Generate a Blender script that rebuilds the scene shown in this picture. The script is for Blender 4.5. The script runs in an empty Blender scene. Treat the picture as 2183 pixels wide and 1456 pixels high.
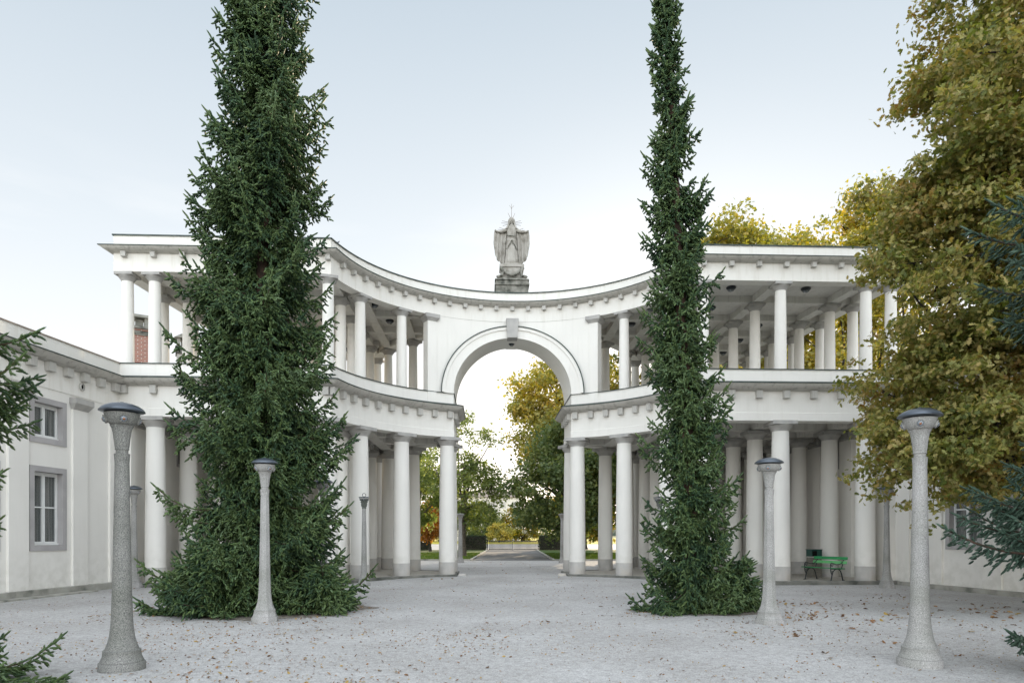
import bpy, bmesh, math, random
import numpy as np
from mathutils import Vector, Matrix
PI = math.pi
R = math.radians
random.seed(7)
S = bpy.context.scene
COL = S.collection

# ------------------------------------------------------------------ camera, sky, sun, exposure
CAMH = 1.65; FPX = 1455.3; HOR = 1141.0
cam_d = bpy.data.cameras.new('camera'); cam = bpy.data.objects.new('camera', cam_d); COL.objects.link(cam)
cam.location = (0, 0, CAMH); cam.rotation_euler = (R(90), 0, 0)
cam_d.sensor_width = 36; cam_d.lens = 36 * FPX / 2183
cam_d.shift_y = (HOR - 728) / 2183.0
cam_d.clip_start = 0.1; cam_d.clip_end = 6000
S.camera = cam
S.render.resolution_x = 1024; S.render.resolution_y = 682

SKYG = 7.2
SUN_EL = 9.0; SUN_AZ = 14.0          # degrees; azimuth right of +Y
w = bpy.data.worlds.new('World'); S.world = w; w.use_nodes = True
nt = w.node_tree; nt.nodes.clear()
out = nt.nodes.new('ShaderNodeOutputWorld'); bg = nt.nodes.new('ShaderNodeBackground')
sky = nt.nodes.new('ShaderNodeTexSky'); sky.sky_type = 'NISHITA'; sky.sun_disc = False
sky.sun_elevation = R(SUN_EL); sky.sun_rotation = R(SUN_AZ)
sky.air_density = 1.0; sky.dust_density = 2.0; sky.ozone_density = 1.0; sky.altitude = 300
hsv = nt.nodes.new('ShaderNodeHueSaturation'); hsv.inputs['Saturation'].default_value = 0.55
# thin high haze and faint low clouds: a layer mixed over the clear sky by view direction
tc = nt.nodes.new('ShaderNodeTexCoord'); sep = nt.nodes.new('ShaderNodeSeparateXYZ')
nt.links.new(tc.outputs['Generated'], sep.inputs[0])
mp = nt.nodes.new('ShaderNodeMapping'); mp.inputs['Scale'].default_value = (1.5, 1.5, 7)
nz = nt.nodes.new('ShaderNodeTexNoise'); nz.inputs['Scale'].default_value = 3.0; nz.inputs['Detail'].default_value = 6
nt.links.new(tc.outputs['Generated'], mp.inputs[0]); nt.links.new(mp.outputs[0], nz.inputs['Vector'])
rmp = nt.nodes.new('ShaderNodeMapRange'); rmp.inputs['From Min'].default_value = 0.52; rmp.inputs['From Max'].default_value = 0.75
rmp.inputs['To Max'].default_value = 0.7
nt.links.new(nz.outputs['Fac'], rmp.inputs['Value'])
fal = nt.nodes.new('ShaderNodeMapRange'); fal.inputs['From Min'].default_value = 0.45; fal.inputs['From Max'].default_value = 0.1
nt.links.new(sep.outputs['Z'], fal.inputs['Value'])
mul = nt.nodes.new('ShaderNodeMath'); mul.operation = 'MULTIPLY'
nt.links.new(rmp.outputs[0], mul.inputs[0]); nt.links.new(fal.outputs[0], mul.inputs[1])
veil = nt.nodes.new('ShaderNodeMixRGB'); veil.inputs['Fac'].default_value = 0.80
vr = nt.nodes.new('ShaderNodeValToRGB'); el = vr.color_ramp.elements     # high thin overcast: pale at the horizon, light blue higher up
while len(el) < 6: el.new(0.5)
for e_, (p_, c_) in zip(el, [(0.0, (1.16, 1.12, 1.06)), (.14, (1.09, 1.09, 1.09)), (.34, (.85, .91, .96)), (.62, (.58, .675, .76)), (.8, (.80, .88, .99)), (1.0, (1.35, 1.42, 1.55))]): e_.position = p_; e_.color = (*c_, 1)
nt.links.new(sep.outputs['Z'], vr.inputs[0])
bk = nt.nodes.new('ShaderNodeMapRange'); bk.inputs['From Min'].default_value = 0.1; bk.inputs['From Max'].default_value = -0.8   # brightness added to the unseen sky behind the camera, lifting the shaded fronts
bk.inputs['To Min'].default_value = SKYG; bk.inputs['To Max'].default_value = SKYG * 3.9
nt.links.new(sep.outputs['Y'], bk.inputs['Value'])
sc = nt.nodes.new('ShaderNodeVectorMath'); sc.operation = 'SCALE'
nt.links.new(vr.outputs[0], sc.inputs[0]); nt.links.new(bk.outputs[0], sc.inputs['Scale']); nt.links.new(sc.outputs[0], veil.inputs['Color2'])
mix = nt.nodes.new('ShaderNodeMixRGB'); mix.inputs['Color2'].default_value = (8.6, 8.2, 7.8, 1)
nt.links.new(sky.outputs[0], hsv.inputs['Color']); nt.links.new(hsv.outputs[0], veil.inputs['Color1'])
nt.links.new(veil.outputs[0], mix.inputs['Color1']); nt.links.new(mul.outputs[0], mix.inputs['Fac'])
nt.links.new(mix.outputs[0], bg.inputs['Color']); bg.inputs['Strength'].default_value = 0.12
nt.links.new(bg.outputs[0], out.inputs[0])
sl = bpy.data.lights.new('sun', 'SUN'); sun = bpy.data.objects.new('sun', sl); COL.objects.link(sun)
sl.energy = 4.0; sl.angle = R(0.5); sl.color = (1.0, 0.80, 0.55)
sdir = Vector((math.sin(R(SUN_AZ)) * math.cos(R(SUN_EL)), math.cos(R(SUN_AZ)) * math.cos(R(SUN_EL)), math.sin(R(SUN_EL))))
sun.rotation_euler = sdir.to_track_quat('Z', 'Y').to_euler()
S.view_settings.view_transform = 'Standard'; S.view_settings.look = 'None'; S.view_settings.gamma = 1
S.view_settings.exposure = 0.42

# ------------------------------------------------------------------ helpers
def tag(o, label=None, cat=None, group=None, kind=None):
    if label: o['label'] = label
    if cat: o['category'] = cat
    if group: o['group'] = group
    if kind: o['kind'] = kind
    return o
def empty(name, loc=(0, 0, 0), rz=0):
    o = bpy.data.objects.new(name, None); COL.objects.link(o); o.location = loc; o.rotation_euler = (0, 0, rz)
    o.empty_display_size = 0.3
    return o
def obj(name, me, parent=None, loc=(0, 0, 0), rz=0):
    o = bpy.data.objects.new(name, me); COL.objects.link(o); o.location = loc; o.rotation_euler = (0, 0, rz)
    if parent: o.parent = parent
    return o
def copy_tree(o, parent=None):
    c = o.copy(); COL.objects.link(c); c.parent = parent
    for ch in list(o.children): copy_tree(ch, c)
    return c

class MB:
    def __init__(s): s.v = []; s.f = []
    def add(s, vs, fs):
        n = len(s.v); s.v += [tuple(p) for p in vs]; s.f += [tuple(i + n for i in f) for f in fs]; return s
    def box(s, c, d, rz=0, taper=1.0):
        cx, cy, cz = c; hx, hy, hz = d[0] / 2, d[1] / 2, d[2] / 2; cs, sn = math.cos(rz), math.sin(rz); vs = []
        for z, k in ((-hz, 1), (hz, taper)):
            for x, y in ((-hx, -hy), (hx, -hy), (hx, hy), (-hx, hy)):
                x *= k; y *= k; vs.append((cx + x * cs - y * sn, cy + x * sn + y * cs, cz + z))
        return s.add(vs, [(3, 2, 1, 0), (4, 5, 6, 7), (0, 1, 5, 4), (1, 2, 6, 5), (2, 3, 7, 6), (3, 0, 4, 7)])
    def lathe(s, prof, n=32, c=(0, 0, 0), ph=0, caps=True, rad=None):
        vs = []; fs = []; m = len(prof)
        for j, (r, z) in enumerate(prof):
            for i in range(n):
                a = 2 * PI * i / n + ph; rr = rad(r, z, a) if rad else r
                vs.append((c[0] + rr * math.cos(a), c[1] + rr * math.sin(a), c[2] + z))
        for j in range(m - 1):
            for i in range(n):
                k = (i + 1) % n; fs.append((j * n + i, j * n + k, (j + 1) * n + k, (j + 1) * n + i))
        if caps: fs.append(tuple(range(n - 1, -1, -1))); fs.append(tuple((m - 1) * n + i for i in range(n)))
        return s.add(vs, fs)
    def tube(s, pts, rad, n=8):
        pts = [Vector(p) for p in pts]
        if not hasattr(rad, '__len__'): rad = [rad] * len(pts)
        vs = []; fs = []; ref = None
        for i, p in enumerate(pts):
            d = (pts[min(i + 1, len(pts) - 1)] - pts[max(i - 1, 0)])
            if d.length < 1e-9: d = Vector((0, 0, 1))
            d.normalize()
            if ref is None:
                ref = Vector((0, 0, 1)) if abs(d.z) < .9 else Vector((1, 0, 0))
            a = d.cross(ref)
            if a.length < 1e-6: a = d.cross(Vector((1, .3, .2)))
            a.normalize(); b = a.cross(d).normalized(); ref = b
            for k in range(n):
                t = 2 * PI * k / n; vs.append(p + a * math.cos(t) * rad[i] + b * math.sin(t) * rad[i])
        for i in range(len(pts) - 1):
            for k in range(n):
                q = (k + 1) % n; fs.append((i * n + k, i * n + q, (i + 1) * n + q, (i + 1) * n + k))
        fs.append(tuple(range(n - 1, -1, -1))); fs.append(tuple((len(pts) - 1) * n + k for k in range(n)))
        return s.add(vs, fs)
    def sweep(s, path, prof, closed=True):
        """path: list of (x,y) CCW seen from above with outside on the right of travel reversed; prof: closed loop of (outward offset, z)"""
        n = len(path); nm = []
        for i in range(n):
            p = Vector(path[i]).to_2d(); a = Vector(path[(i - 1) % n]); b = Vector(path[(i + 1) % n])
            if not closed and i == 0: d1 = d2 = (b - p).normalized()
            elif not closed and i == n - 1: d1 = d2 = (p - a).normalized()
            else: d1 = (p - a).normalized(); d2 = (b - p).normalized()
            n1 = Vector((d1.y, -d1.x)); n2 = Vector((d2.y, -d2.x)); m = n1 + n2
            m = m / max(m.length_squared / 2, .35) if m.length > 1e-6 else n1
            nm.append(m)
        k = len(prof); vs = []; fs = []
        for i in range(n):
            for (o, z) in prof: vs.append((path[i][0] + nm[i].x * o, path[i][1] + nm[i].y * o, z))
        for i in range(n if closed else n - 1):
            j = (i + 1) % n
            for q in range(k):
                r = (q + 1) % k; fs.append((i * k + q, j * k + q, j * k + r, i * k + r))
        if not closed:
            fs.append(tuple(range(k - 1, -1, -1))); fs.append(tuple((n - 1) * k + q for q in range(k)))
        return s.add(vs, fs)
    def slab(s, poly, z0, z1):
        n = len(poly); vs = [(x, y, z0) for x, y in poly] + [(x, y, z1) for x, y in poly]
        fs = [tuple(range(n - 1, -1, -1)), tuple(range(n, 2 * n))] + [(i, (i + 1) % n, (i + 1) % n + n, i + n) for i in range(n)]
        return s.add(vs, fs)
    def mesh(s, name, mat, smooth=False, angle=35):
        me = bpy.data.meshes.new(name); me.from_pydata(s.v, [], s.f); me.update()
        bm = bmesh.new(); bm.from_mesh(me); bmesh.ops.recalc_face_normals(bm, faces=bm.faces)
        if smooth:
            for f in bm.faces: f.smooth = True
            for e in bm.edges:
                if len(e.link_faces) == 2 and e.calc_face_angle(0) > R(angle): e.smooth = False
        bm.to_mesh(me); bm.free()
        if mat: me.materials.append(mat)
        return me
    def build(s, name, mat, parent=None, loc=(0, 0, 0), rz=0, smooth=False, angle=35, bevel=0):
        o = obj(name, s.mesh(name, mat, smooth, angle), parent, loc, rz)
        if bevel:
            b = o.modifiers.new('bevel', 'BEVEL'); b.width = bevel; b.segments = 2; b.limit_method = 'ANGLE'; b.angle_limit = R(40)
        return o

def tri_mesh(name, V, T, mat):
    V = np.ascontiguousarray(V, dtype=np.float32); T = np.ascontiguousarray(T, dtype=np.int32)
    me = bpy.data.meshes.new(name); me.vertices.add(len(V)); me.vertices.foreach_set('co', V.ravel())
    me.loops.add(T.size); me.loops.foreach_set('vertex_index', T.ravel())
    me.polygons.add(len(T)); me.polygons.foreach_set('loop_start', np.arange(0, T.size, 3, dtype=np.int32))
    me.polygons.foreach_set('loop_total', np.full(len(T), 3, dtype=np.int32))
    me.update(); me.validate()
    me.materials.append(mat); return me

# ------------------------------------------------------------------ materials
def new_mat(name):
    m = bpy.data.materials.new(name); m.use_nodes = True; nt = m.node_tree
    b = nt.nodes['Principled BSDF']; return m, nt, b
def N(nt, t, **kw):
    n = nt.nodes.new(t)
    for k, v in kw.items():
        if k in n.inputs: n.inputs[k].default_value = v
        else: setattr(n, k, v)
    return n
def ramp(nt, fac, stops):
    r = nt.nodes.new('ShaderNodeValToRGB'); e = r.color_ramp.elements
    while len(e) < len(stops): e.new(0.5)
    for i, (p, c) in enumerate(stops): e[i].position = p; e[i].color = (*c, 1) if len(c) == 3 else c
    nt.links.new(fac, r.inputs[0]); return r
def mottled(name, c1, c2, scale=3, rough=.85, bump=0, bscale=80, detail=5, c3=None, spec=.3, metallic=0):
    m, nt, b = new_mat(name); L = nt.links
    tc = N(nt, 'ShaderNodeTexCoord'); nz = N(nt, 'ShaderNodeTexNoise', Scale=scale, Detail=detail)
    L.new(tc.outputs['Object'], nz.inputs['Vector'])
    st = [(.35, c1), (.65, c2)] if c3 is None else [(.3, c1), (.5, c2), (.72, c3)]
    r = ramp(nt, nz.outputs['Fac'], st); L.new(r.outputs[0], b.inputs['Base Color'])
    b.inputs['Roughness'].default_value = rough; b.inputs['Specular IOR Level'].default_value = spec
    b.inputs['Metallic'].default_value = metallic
    if bump:
        n2 = N(nt, 'ShaderNodeTexNoise', Scale=bscale, Detail=4); L.new(tc.outputs['Object'], n2.inputs['Vector'])
        bp = N(nt, 'ShaderNodeBump', Strength=bump, Distance=.01); L.new(n2.outputs['Fac'], bp.inputs['Height']); L.new(bp.outputs[0], b.inputs['Normal'])
    return m
def plaster(name, base=(.79, .765, .715), stain=(.55, .52, .46), amount=.35, zdirt=None):
    m, nt, b = new_mat(name); L = nt.links
    tc = N(nt, 'ShaderNodeTexCoord'); geo = N(nt, 'ShaderNodeNewGeometry')
    n1 = N(nt, 'ShaderNodeTexNoise', Scale=.7, Detail=6); L.new(geo.outputs['Position'], n1.inputs['Vector'])
    r1 = ramp(nt, n1.outputs['Fac'], [(.3, tuple(x * .94 for x in base)), (.7, base)])
    mp = N(nt, 'ShaderNodeMapping'); mp.inputs['Scale'].default_value = (5, 5, .5); L.new(geo.outputs['Position'], mp.inputs[0])
    n2 = N(nt, 'ShaderNodeTexNoise', Scale=1.3, Detail=8); n2.inputs['Roughness'].default_value = .65
    L.new(mp.outputs[0], n2.inputs['Vector'])
    r2 = ramp(nt, n2.outputs['Fac'], [(.50, (0, 0, 0)), (.78, (amount,) * 3)])
    mx = N(nt, 'ShaderNodeMixRGB'); L.new(r2.outputs[0], mx.inputs['Fac']); L.new(r1.outputs[0], mx.inputs['Color1']); mx.inputs['Color2'].default_value = (*stain, 1)
    last = mx
    if zdirt:      # weathering band: (z low, z high, colour)
        sp = N(nt, 'ShaderNodeSeparateXYZ'); L.new(geo.outputs['Position'], sp.inputs[0])
        mr = N(nt, 'ShaderNodeMapRange'); mr.inputs['From Min'].default_value = zdirt[1]; mr.inputs['From Max'].default_value = zdirt[0]
        L.new(sp.outputs['Z'], mr.inputs['Value'])
        n3 = N(nt, 'ShaderNodeTexNoise', Scale=4, Detail=6); L.new(geo.outputs['Position'], n3.inputs['Vector'])
        r3 = ramp(nt, n3.outputs['Fac'], [(.42, (0, 0, 0)), (.62, (.7,) * 3)])
        mm = N(nt, 'ShaderNodeMath', operation='MULTIPLY'); L.new(mr.outputs[0], mm.inputs[0]); L.new(r3.outputs[0], mm.inputs[1])
        mx2 = N(nt, 'ShaderNodeMixRGB'); L.new(mm.outputs[0], mx2.inputs['Fac']); L.new(last.outputs[0], mx2.inputs['Color1']); mx2.inputs['Color2'].default_value = (*zdirt[2], 1); last = mx2
    L.new(last.outputs[0], b.inputs['Base Color']); b.inputs['Roughness'].default_value = .9; b.inputs['Specular IOR Level'].default_value = .15
    n4 = N(nt, 'ShaderNodeTexNoise', Scale=45, Detail=5); L.new(geo.outputs['Position'], n4.inputs['Vector'])
    n5 = N(nt, 'ShaderNodeTexNoise', Scale=2.2, Detail=3); L.new(geo.outputs['Position'], n5.inputs['Vector'])
    ad = N(nt, 'ShaderNodeMath', operation='ADD'); L.new(n4.outputs['Fac'], ad.inputs[0]); L.new(n5.outputs['Fac'], ad.inputs[1])
    bp = N(nt, 'ShaderNodeBump', Strength=.12, Distance=.02); L.new(ad.outputs[0], bp.inputs['Height']); L.new(bp.outputs[0], b.inputs['Normal'])
    return m
def granite(name, light, dark, scale=42, amt=.5, tint=None):
    m, nt, b = new_mat(name); L = nt.links
    tc = N(nt, 'ShaderNodeTexCoord')
    n1 = N(nt, 'ShaderNodeTexNoise', Scale=scale, Detail=3); n1.inputs['Roughness'].default_value = .75; L.new(tc.outputs['Object'], n1.inputs['Vector'])
    r1 = ramp(nt, n1.outputs['Fac'], [(.36, dark), (.36 + amt * .3, light), (.75, tuple(min(1, x * 1.25) for x in light))])
    n2 = N(nt, 'ShaderNodeTexNoise', Scale=1.6, Detail=5); L.new(tc.outputs['Object'], n2.inputs['Vector'])
    r2 = ramp(nt, n2.outputs['Fac'], [(.35, (.72, .74, .70)), (.65, (1, 1, 1))])
    mx = N(nt, 'ShaderNodeMixRGB', blend_type='MULTIPLY'); mx.inputs['Fac'].default_value = 1
    L.new(r1.outputs[0], mx.inputs['Color1']); L.new(r2.outputs[0], mx.inputs['Color2']); L.new(mx.outputs[0], b.inputs['Base Color'])
    b.inputs['Roughness'].default_value = .8; b.inputs['Specular IOR Level'].default_value = .3
    bp = N(nt, 'ShaderNodeBump', Strength=.3, Distance=.004); L.new(n1.outputs['Fac'], bp.inputs['Height']); L.new(bp.outputs[0], b.inputs['Normal'])
    return m
def foliage_mat(name, cols, scale=1.2, trans=.35, rough=.6, island=.5, tcol=None):
    """cols: ramp of leaf colours; leaf hue varies per leaf (island) and per bough (noise)"""
    m, nt, b = new_mat(name); L = nt.links
    geo = N(nt, 'ShaderNodeNewGeometry'); tc = N(nt, 'ShaderNodeTexCoord')
    nz = N(nt, 'ShaderNodeTexNoise', Scale=scale, Detail=3); L.new(tc.outputs['Object'], nz.inputs['Vector'])
    mr = N(nt, 'ShaderNodeMapRange'); mr.inputs['From Min'].default_value = .3; mr.inputs['From Max'].default_value = .7
    L.new(nz.outputs['Fac'], mr.inputs['Value'])
    mxf = N(nt, 'ShaderNodeMixRGB'); mxf.inputs['Fac'].default_value = island
    L.new(mr.outputs[0], mxf.inputs['Color1']); L.new(geo.outputs['Random Per Island'], mxf.inputs['Color2'])
    n = len(cols); r = ramp(nt, mxf.outputs[0], [(i / (n - 1) * .8 + .1, c) for i, c in enumerate(cols)])
    L.new(r.outputs[0], b.inputs['Base Color']); b.inputs['Roughness'].default_value = rough; b.inputs['Specular IOR Level'].default_value = .35
    if trans:
        tr = N(nt, 'ShaderNodeBsdfTranslucent'); hs = N(nt, 'ShaderNodeHueSaturation', Saturation=1.25, Value=1.5 if tcol is None else tcol)
        L.new(r.outputs[0], hs.inputs['Color']); L.new(hs.outputs[0], tr.inputs['Color'])
        mx = N(nt, 'ShaderNodeMixShader'); mx.inputs[0].default_value = trans
        L.new(b.outputs[0], mx.inputs[1]); L.new(tr.outputs[0], mx.inputs[2])
        L.new(mx.outputs[0], nt.nodes['Material Output'].inputs['Surface'])
    return m
M = {}
M['white'] = plaster('white_plaster', amount=.25)
M['white_low'] = plaster('white_plaster_lower', amount=.14, zdirt=(.2, 1.4, (.62, .60, .54)))
M['parapet'] = plaster('white_render_stained', amount=.5, stain=(.58, .54, .46))
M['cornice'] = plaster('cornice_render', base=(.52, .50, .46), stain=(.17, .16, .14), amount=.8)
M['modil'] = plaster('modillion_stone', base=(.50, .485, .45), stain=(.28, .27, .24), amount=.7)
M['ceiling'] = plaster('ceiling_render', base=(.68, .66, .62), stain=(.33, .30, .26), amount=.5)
M['stone'] = mottled('capital_stone', (.33, .32, .305), (.43, .415, .39), 3, .9, .15, 60)
M['drum'] = mottled('plinth_stone', (.38, .365, .34), (.47, .45, .42), 2.5, .9, .15, 50, c3=(.48, .44, .38))
M['flash'] = mottled('patinated_flashing', (.035, .05, .045), (.08, .10, .09), 4, .55, metallic=.3)
M['surround'] = mottled('window_surround_stone', (.36, .345, .34), (.42, .40, .395), 2, .9, .1, 60)
M['concrete'] = mottled('weathered_concrete', (.16, .165, .14), (.34, .33, .29), 2.2, .95, .3, 60, c3=(.42, .41, .37))
M['kerb'] = mottled('damp_kerb_stone', (.075, .08, .068), (.17, .17, .15), 2.2, .95, .3, 60, c3=(.24, .23, .20))
M['paving'] = mottled('platform_paving', (.34, .31, .26), (.44, .41, .36), 14, .95, .4, 90)
M['granite'] = granite('grey_granite', (.29, .285, .265), (.09, .09, .088), 85, .8)
M['granite_light'] = granite('pale_granite', (.43, .42, .405), (.20, .19, .185), 95, .8)
M['granite_dark'] = granite('damp_granite', (.22, .23, .205), (.06, .07, .062), 85, .8)
M['metal_blue'] = mottled('blue_black_painted_metal', (.045, .058, .075), (.085, .10, .12), 2, .28, spec=.7, metallic=.4)
M['iron'] = mottled('black_iron', (.008, .012, .018), (.02, .025, .03), 6, .45, spec=.5)
M['bench'] = mottled('green_bench_paint', (.016, .20, .06), (.03, .27, .09), 5, .4, spec=.5)
M['bench_pale'] = mottled('faded_green_paint', (.10, .36, .13), (.16, .45, .18), 5, .5)
M['bin_green'] = mottled('dark_green_metal', (.004, .045, .035), (.01, .07, .055), 5, .35, spec=.6)
M['bin_stone'] = granite('washed_aggregate', (.24, .22, .19), (.05, .05, .045), 70)
M['black'] = mottled('dark_opening', (.004, .004, .004), (.008, .008, .008), 5, .9)
M['statue'] = mottled('weathered_statue_stone', (.17, .155, .13), (.33, .31, .275), 3.2, .95, .4, 40, c3=(.42, .40, .365))
M['statue_dirty'] = mottled('lichened_stone', (.045, .047, .04), (.17, .165, .14), 5.0, .95, .6, 30, c3=(.30, .285, .255))
M['rod'] = mottled('dull_bronze', (.16, .13, .10), (.22, .18, .14), 6, .5, metallic=.6)
M['sash'] = mottled('white_window_paint', (.70, .70, .68), (.76, .76, .74), 3, .5)
M['bark_spruce'] = mottled('spruce_bark', (.03, .022, .016), (.08, .046, .032), 9, .95, .8, 25)
M['bark_oak'] = mottled('dark_bark', (.018, .015, .013), (.06, .05, .04), 9, .95, .8, 25)
M['bark_pale'] = mottled('grey_bark', (.09, .075, .06), (.16, .13, .10), 9, .95, .8, 25)
M['asphalt'] = mottled('asphalt_path', (.10, .10, .10), (.16, .155, .145), 1.3, .9, .2, 120)
M['road'] = mottled('pale_worn_road', (.30, .285, .26), (.46, .43, .38), .3, .7)
M['field'] = mottled('yellow_grass_field', (.30, .27, .03), (.46, .38, .04), .1, .9)
M['brass'] = mottled('amber_bulb_cap', (.22, .07, .02), (.30, .11, .04), 8, .3, metallic=.3)
M['tile'] = mottled('pale_roof', (.28, .22, .18), (.36, .30, .25), 2, .9)
M['far_wall'] = mottled('far_building_wall', (.55, .52, .46), (.66, .62, .55), 1, .9)
M['pigeon'] = mottled('pigeon_grey', (.10, .11, .12), (.18, .19, .21), 20, .8)

def glass(name, tint):
    m, nt, b = new_mat(name); b.inputs['Base Color'].default_value = (*tint, 1); b.inputs['Roughness'].default_value = .06
    b.inputs['Specular IOR Level'].default_value = .9; b.inputs['Metallic'].default_value = .0; b.inputs['Alpha'].default_value = .28
    return m
M['glass'] = glass('window_glass', (.10, .12, .13))
m, nt_, b_ = new_mat('lamp_glass'); b_.inputs['Base Color'].default_value = (.55, .6, .65, 1); b_.inputs['Roughness'].default_value = .05; b_.inputs['Transmission Weight'].default_value = .7; M['lens'] = m
def curtain_mat():
    m, nt, b = new_mat('curtain_cloth'); L = nt.links
    tc = N(nt, 'ShaderNodeTexCoord'); wv = N(nt, 'ShaderNodeTexNoise', Scale=9, Detail=3)
    mp = N(nt, 'ShaderNodeMapping'); mp.inputs['Scale'].default_value = (4, 4, .05); L.new(tc.outputs['Object'], mp.inputs[0]); L.new(mp.outputs[0], wv.inputs['Vector'])
    r = ramp(nt, wv.outputs['Fac'], [(.35, (.12, .13, .11)), (.6, (.50, .48, .43))]); L.new(r.outputs[0], b.inputs['Base Color']); b.inputs['Roughness'].default_value = .9
    return m
M['curtain'] = curtain_mat()
def brick_mat():
    m, nt, b = new_mat('chimney_brick'); L = nt.links
    tc = N(nt, 'ShaderNodeTexCoord'); sp = N(nt, 'ShaderNodeSeparateXYZ'); L.new(tc.outputs['Object'], sp.inputs[0])
    ad = N(nt, 'ShaderNodeMath', operation='ADD'); L.new(sp.outputs['X'], ad.inputs[0]); L.new(sp.outputs['Y'], ad.inputs[1])
    cb = N(nt, 'ShaderNodeCombineXYZ'); L.new(ad.outputs[0], cb.inputs['X']); L.new(sp.outputs['Z'], cb.inputs['Y'])
    br = N(nt, 'ShaderNodeTexBrick', Scale=1.0); br.inputs['Brick Width'].default_value = .25; br.inputs['Row Height'].default_value = .078
    br.inputs['Mortar Size'].default_value = .012; br.inputs['Color1'].default_value = (.36, .13, .09, 1); br.inputs['Color2'].default_value = (.26, .09, .065, 1)
    br.inputs['Mortar'].default_value = (.50, .44, .38, 1)
    L.new(cb.outputs[0], br.inputs['Vector']); L.new(br.outputs['Color'], b.inputs['Base Color']); b.inputs['Roughness'].default_value = .9
    return m
M['brick'] = brick_mat()
def gravel_mat():
    m, nt, b = new_mat('white_gravel'); L = nt.links
    tc = N(nt, 'ShaderNodeTexCoord')
    v1 = N(nt, 'ShaderNodeTexVoronoi', Scale=70); L.new(tc.outputs['Object'], v1.inputs['Vector'])
    r1 = ramp(nt, v1.outputs['Color'], [(.1, (.33, .32, .31)), (.5, (.45, .442, .428)), (.9, (.56, .55, .53))])
    n1 = N(nt, 'ShaderNodeTexNoise', Scale=.35, Detail=7); n1.inputs['Roughness'].default_value = .6; L.new(tc.outputs['Object'], n1.inputs['Vector'])
    r2 = ramp(nt, n1.outputs['Fac'], [(.35, (.80, .79, .775)), (.62, (1.0, 1.0, 1.0))])
    n3 = N(nt, 'ShaderNodeTexNoise', Scale=9, Detail=5); L.new(tc.outputs['Object'], n3.inputs['Vector'])
    r3 = ramp(nt, n3.outputs['Fac'], [(.3, (.80, .79, .78)), (.6, (1.0, 1.0, 1.0))])
    a = N(nt, 'ShaderNodeMixRGB', blend_type='MULTIPLY'); a.inputs['Fac'].default_value = 1; L.new(r1.outputs[0], a.inputs['Color1']); L.new(r2.outputs[0], a.inputs['Color2'])
    c = N(nt, 'ShaderNodeMixRGB', blend_type='MULTIPLY'); c.inputs['Fac'].default_value = 1; L.new(a.outputs[0], c.inputs['Color1']); L.new(r3.outputs[0], c.inputs['Color2'])
    # litter stain under the trees
    n4 = N(nt, 'ShaderNodeTexNoise', Scale=1.1, Detail=8); n4.inputs['Roughness'].default_value = .7; L.new(tc.outputs['Object'], n4.inputs['Vector'])
    r4 = ramp(nt, n4.outputs['Fac'], [(.60, (0, 0, 0)), (.74, (.35, .35, .35))])
    d = N(nt, 'ShaderNodeMixRGB'); L.new(r4.outputs[0], d.inputs['Fac']); L.new(c.outputs[0], d.inputs['Color1']); d.inputs['Color2'].default_value = (.27, .24, .20, 1)
    L.new(d.outputs[0], b.inputs['Base Color']); b.inputs['Roughness'].default_value = .9; b.inputs['Specular IOR Level'].default_value = .2
    bp = N(nt, 'ShaderNodeBump', Strength=.5, Distance=.012); L.new(v1.outputs['Distance'], bp.inputs['Height']); bp.invert = True
    n5 = N(nt, 'ShaderNodeTexNoise', Scale=7, Detail=6); L.new(tc.outputs['Object'], n5.inputs['Vector'])
    bp2 = N(nt, 'ShaderNodeBump', Strength=.5, Distance=.03); L.new(n5.outputs['Fac'], bp2.inputs['Height']); L.new(bp.outputs[0], bp2.inputs['Normal']); L.new(bp2.outputs[0], b.inputs['Normal'])
    return m
M['gravel'] = gravel_mat()
M['lawn'] = mottled('lawn_soil_green', (.03, .06, .012), (.07, .11, .02), 1.5, .95, .5, 60)
M['soil'] = mottled('needle_litter', (.09, .075, .06), (.26, .23, .19), 9, .95, .7, 60)
M['grass'] = foliage_mat('grass_blades', [(.035, .07, .012), (.07, .12, .02), (.12, .14, .03)], .6, .3)
M['spruce'] = foliage_mat('spruce_needles', [(.022, .050, .026), (.046, .092, .038), (.100, .150, .046), (.125, .190, .095)], 1.1, .12, .55, .45)
M['spruce_blue'] = foliage_mat('blue_spruce_needles', [(.024, .052, .034), (.055, .098, .066), (.11, .165, .12)], 1.4, .12, .55, .5)
M['oak'] = foliage_mat('oak_leaves', [(.092, .118, .030), (.175, .190, .050), (.265, .252, .082), (.36, .30, .115), (.28, .18, .06)], .8, .42, .5, .62)
M['yellow_tree'] = foliage_mat('yellowing_leaves', [(.15, .165, .045), (.27, .26, .075), (.43, .365, .10), (.52, .37, .09)], .5, .5, .5, .55)
M['green_tree'] = foliage_mat('green_leaves', [(.065, .10, .04), (.115, .15, .055), (.21, .22, .07)], .6, .45, .5, .5)
M['light_tree'] = foliage_mat('pale_green_leaves', [(.09, .125, .045), (.17, .205, .07), (.29, .31, .11)], .6, .6, .5, .5)
M['olive_tree'] = foliage_mat('dark_turning_leaves', [(.05, .075, .018), (.10, .12, .024), (.20, .17, .03), (.32, .20, .03)], .5, .45, .5, .5)
M['orange'] = foliage_mat('orange_leaves', [(.22, .085, .03), (.38, .18, .05), (.45, .28, .07)], 1, .5, .5, .5)
M['hedge'] = foliage_mat('hedge_leaves', [(.010, .020, .008), (.02, .035, .01), (.04, .05, .012)], 1, .2)
M['litter'] = foliage_mat('fallen_leaves', [(.10, .055, .025), (.20, .10, .045), (.28, .15, .06), (.32, .22, .06)], 2, .1, .8, .9)

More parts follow.
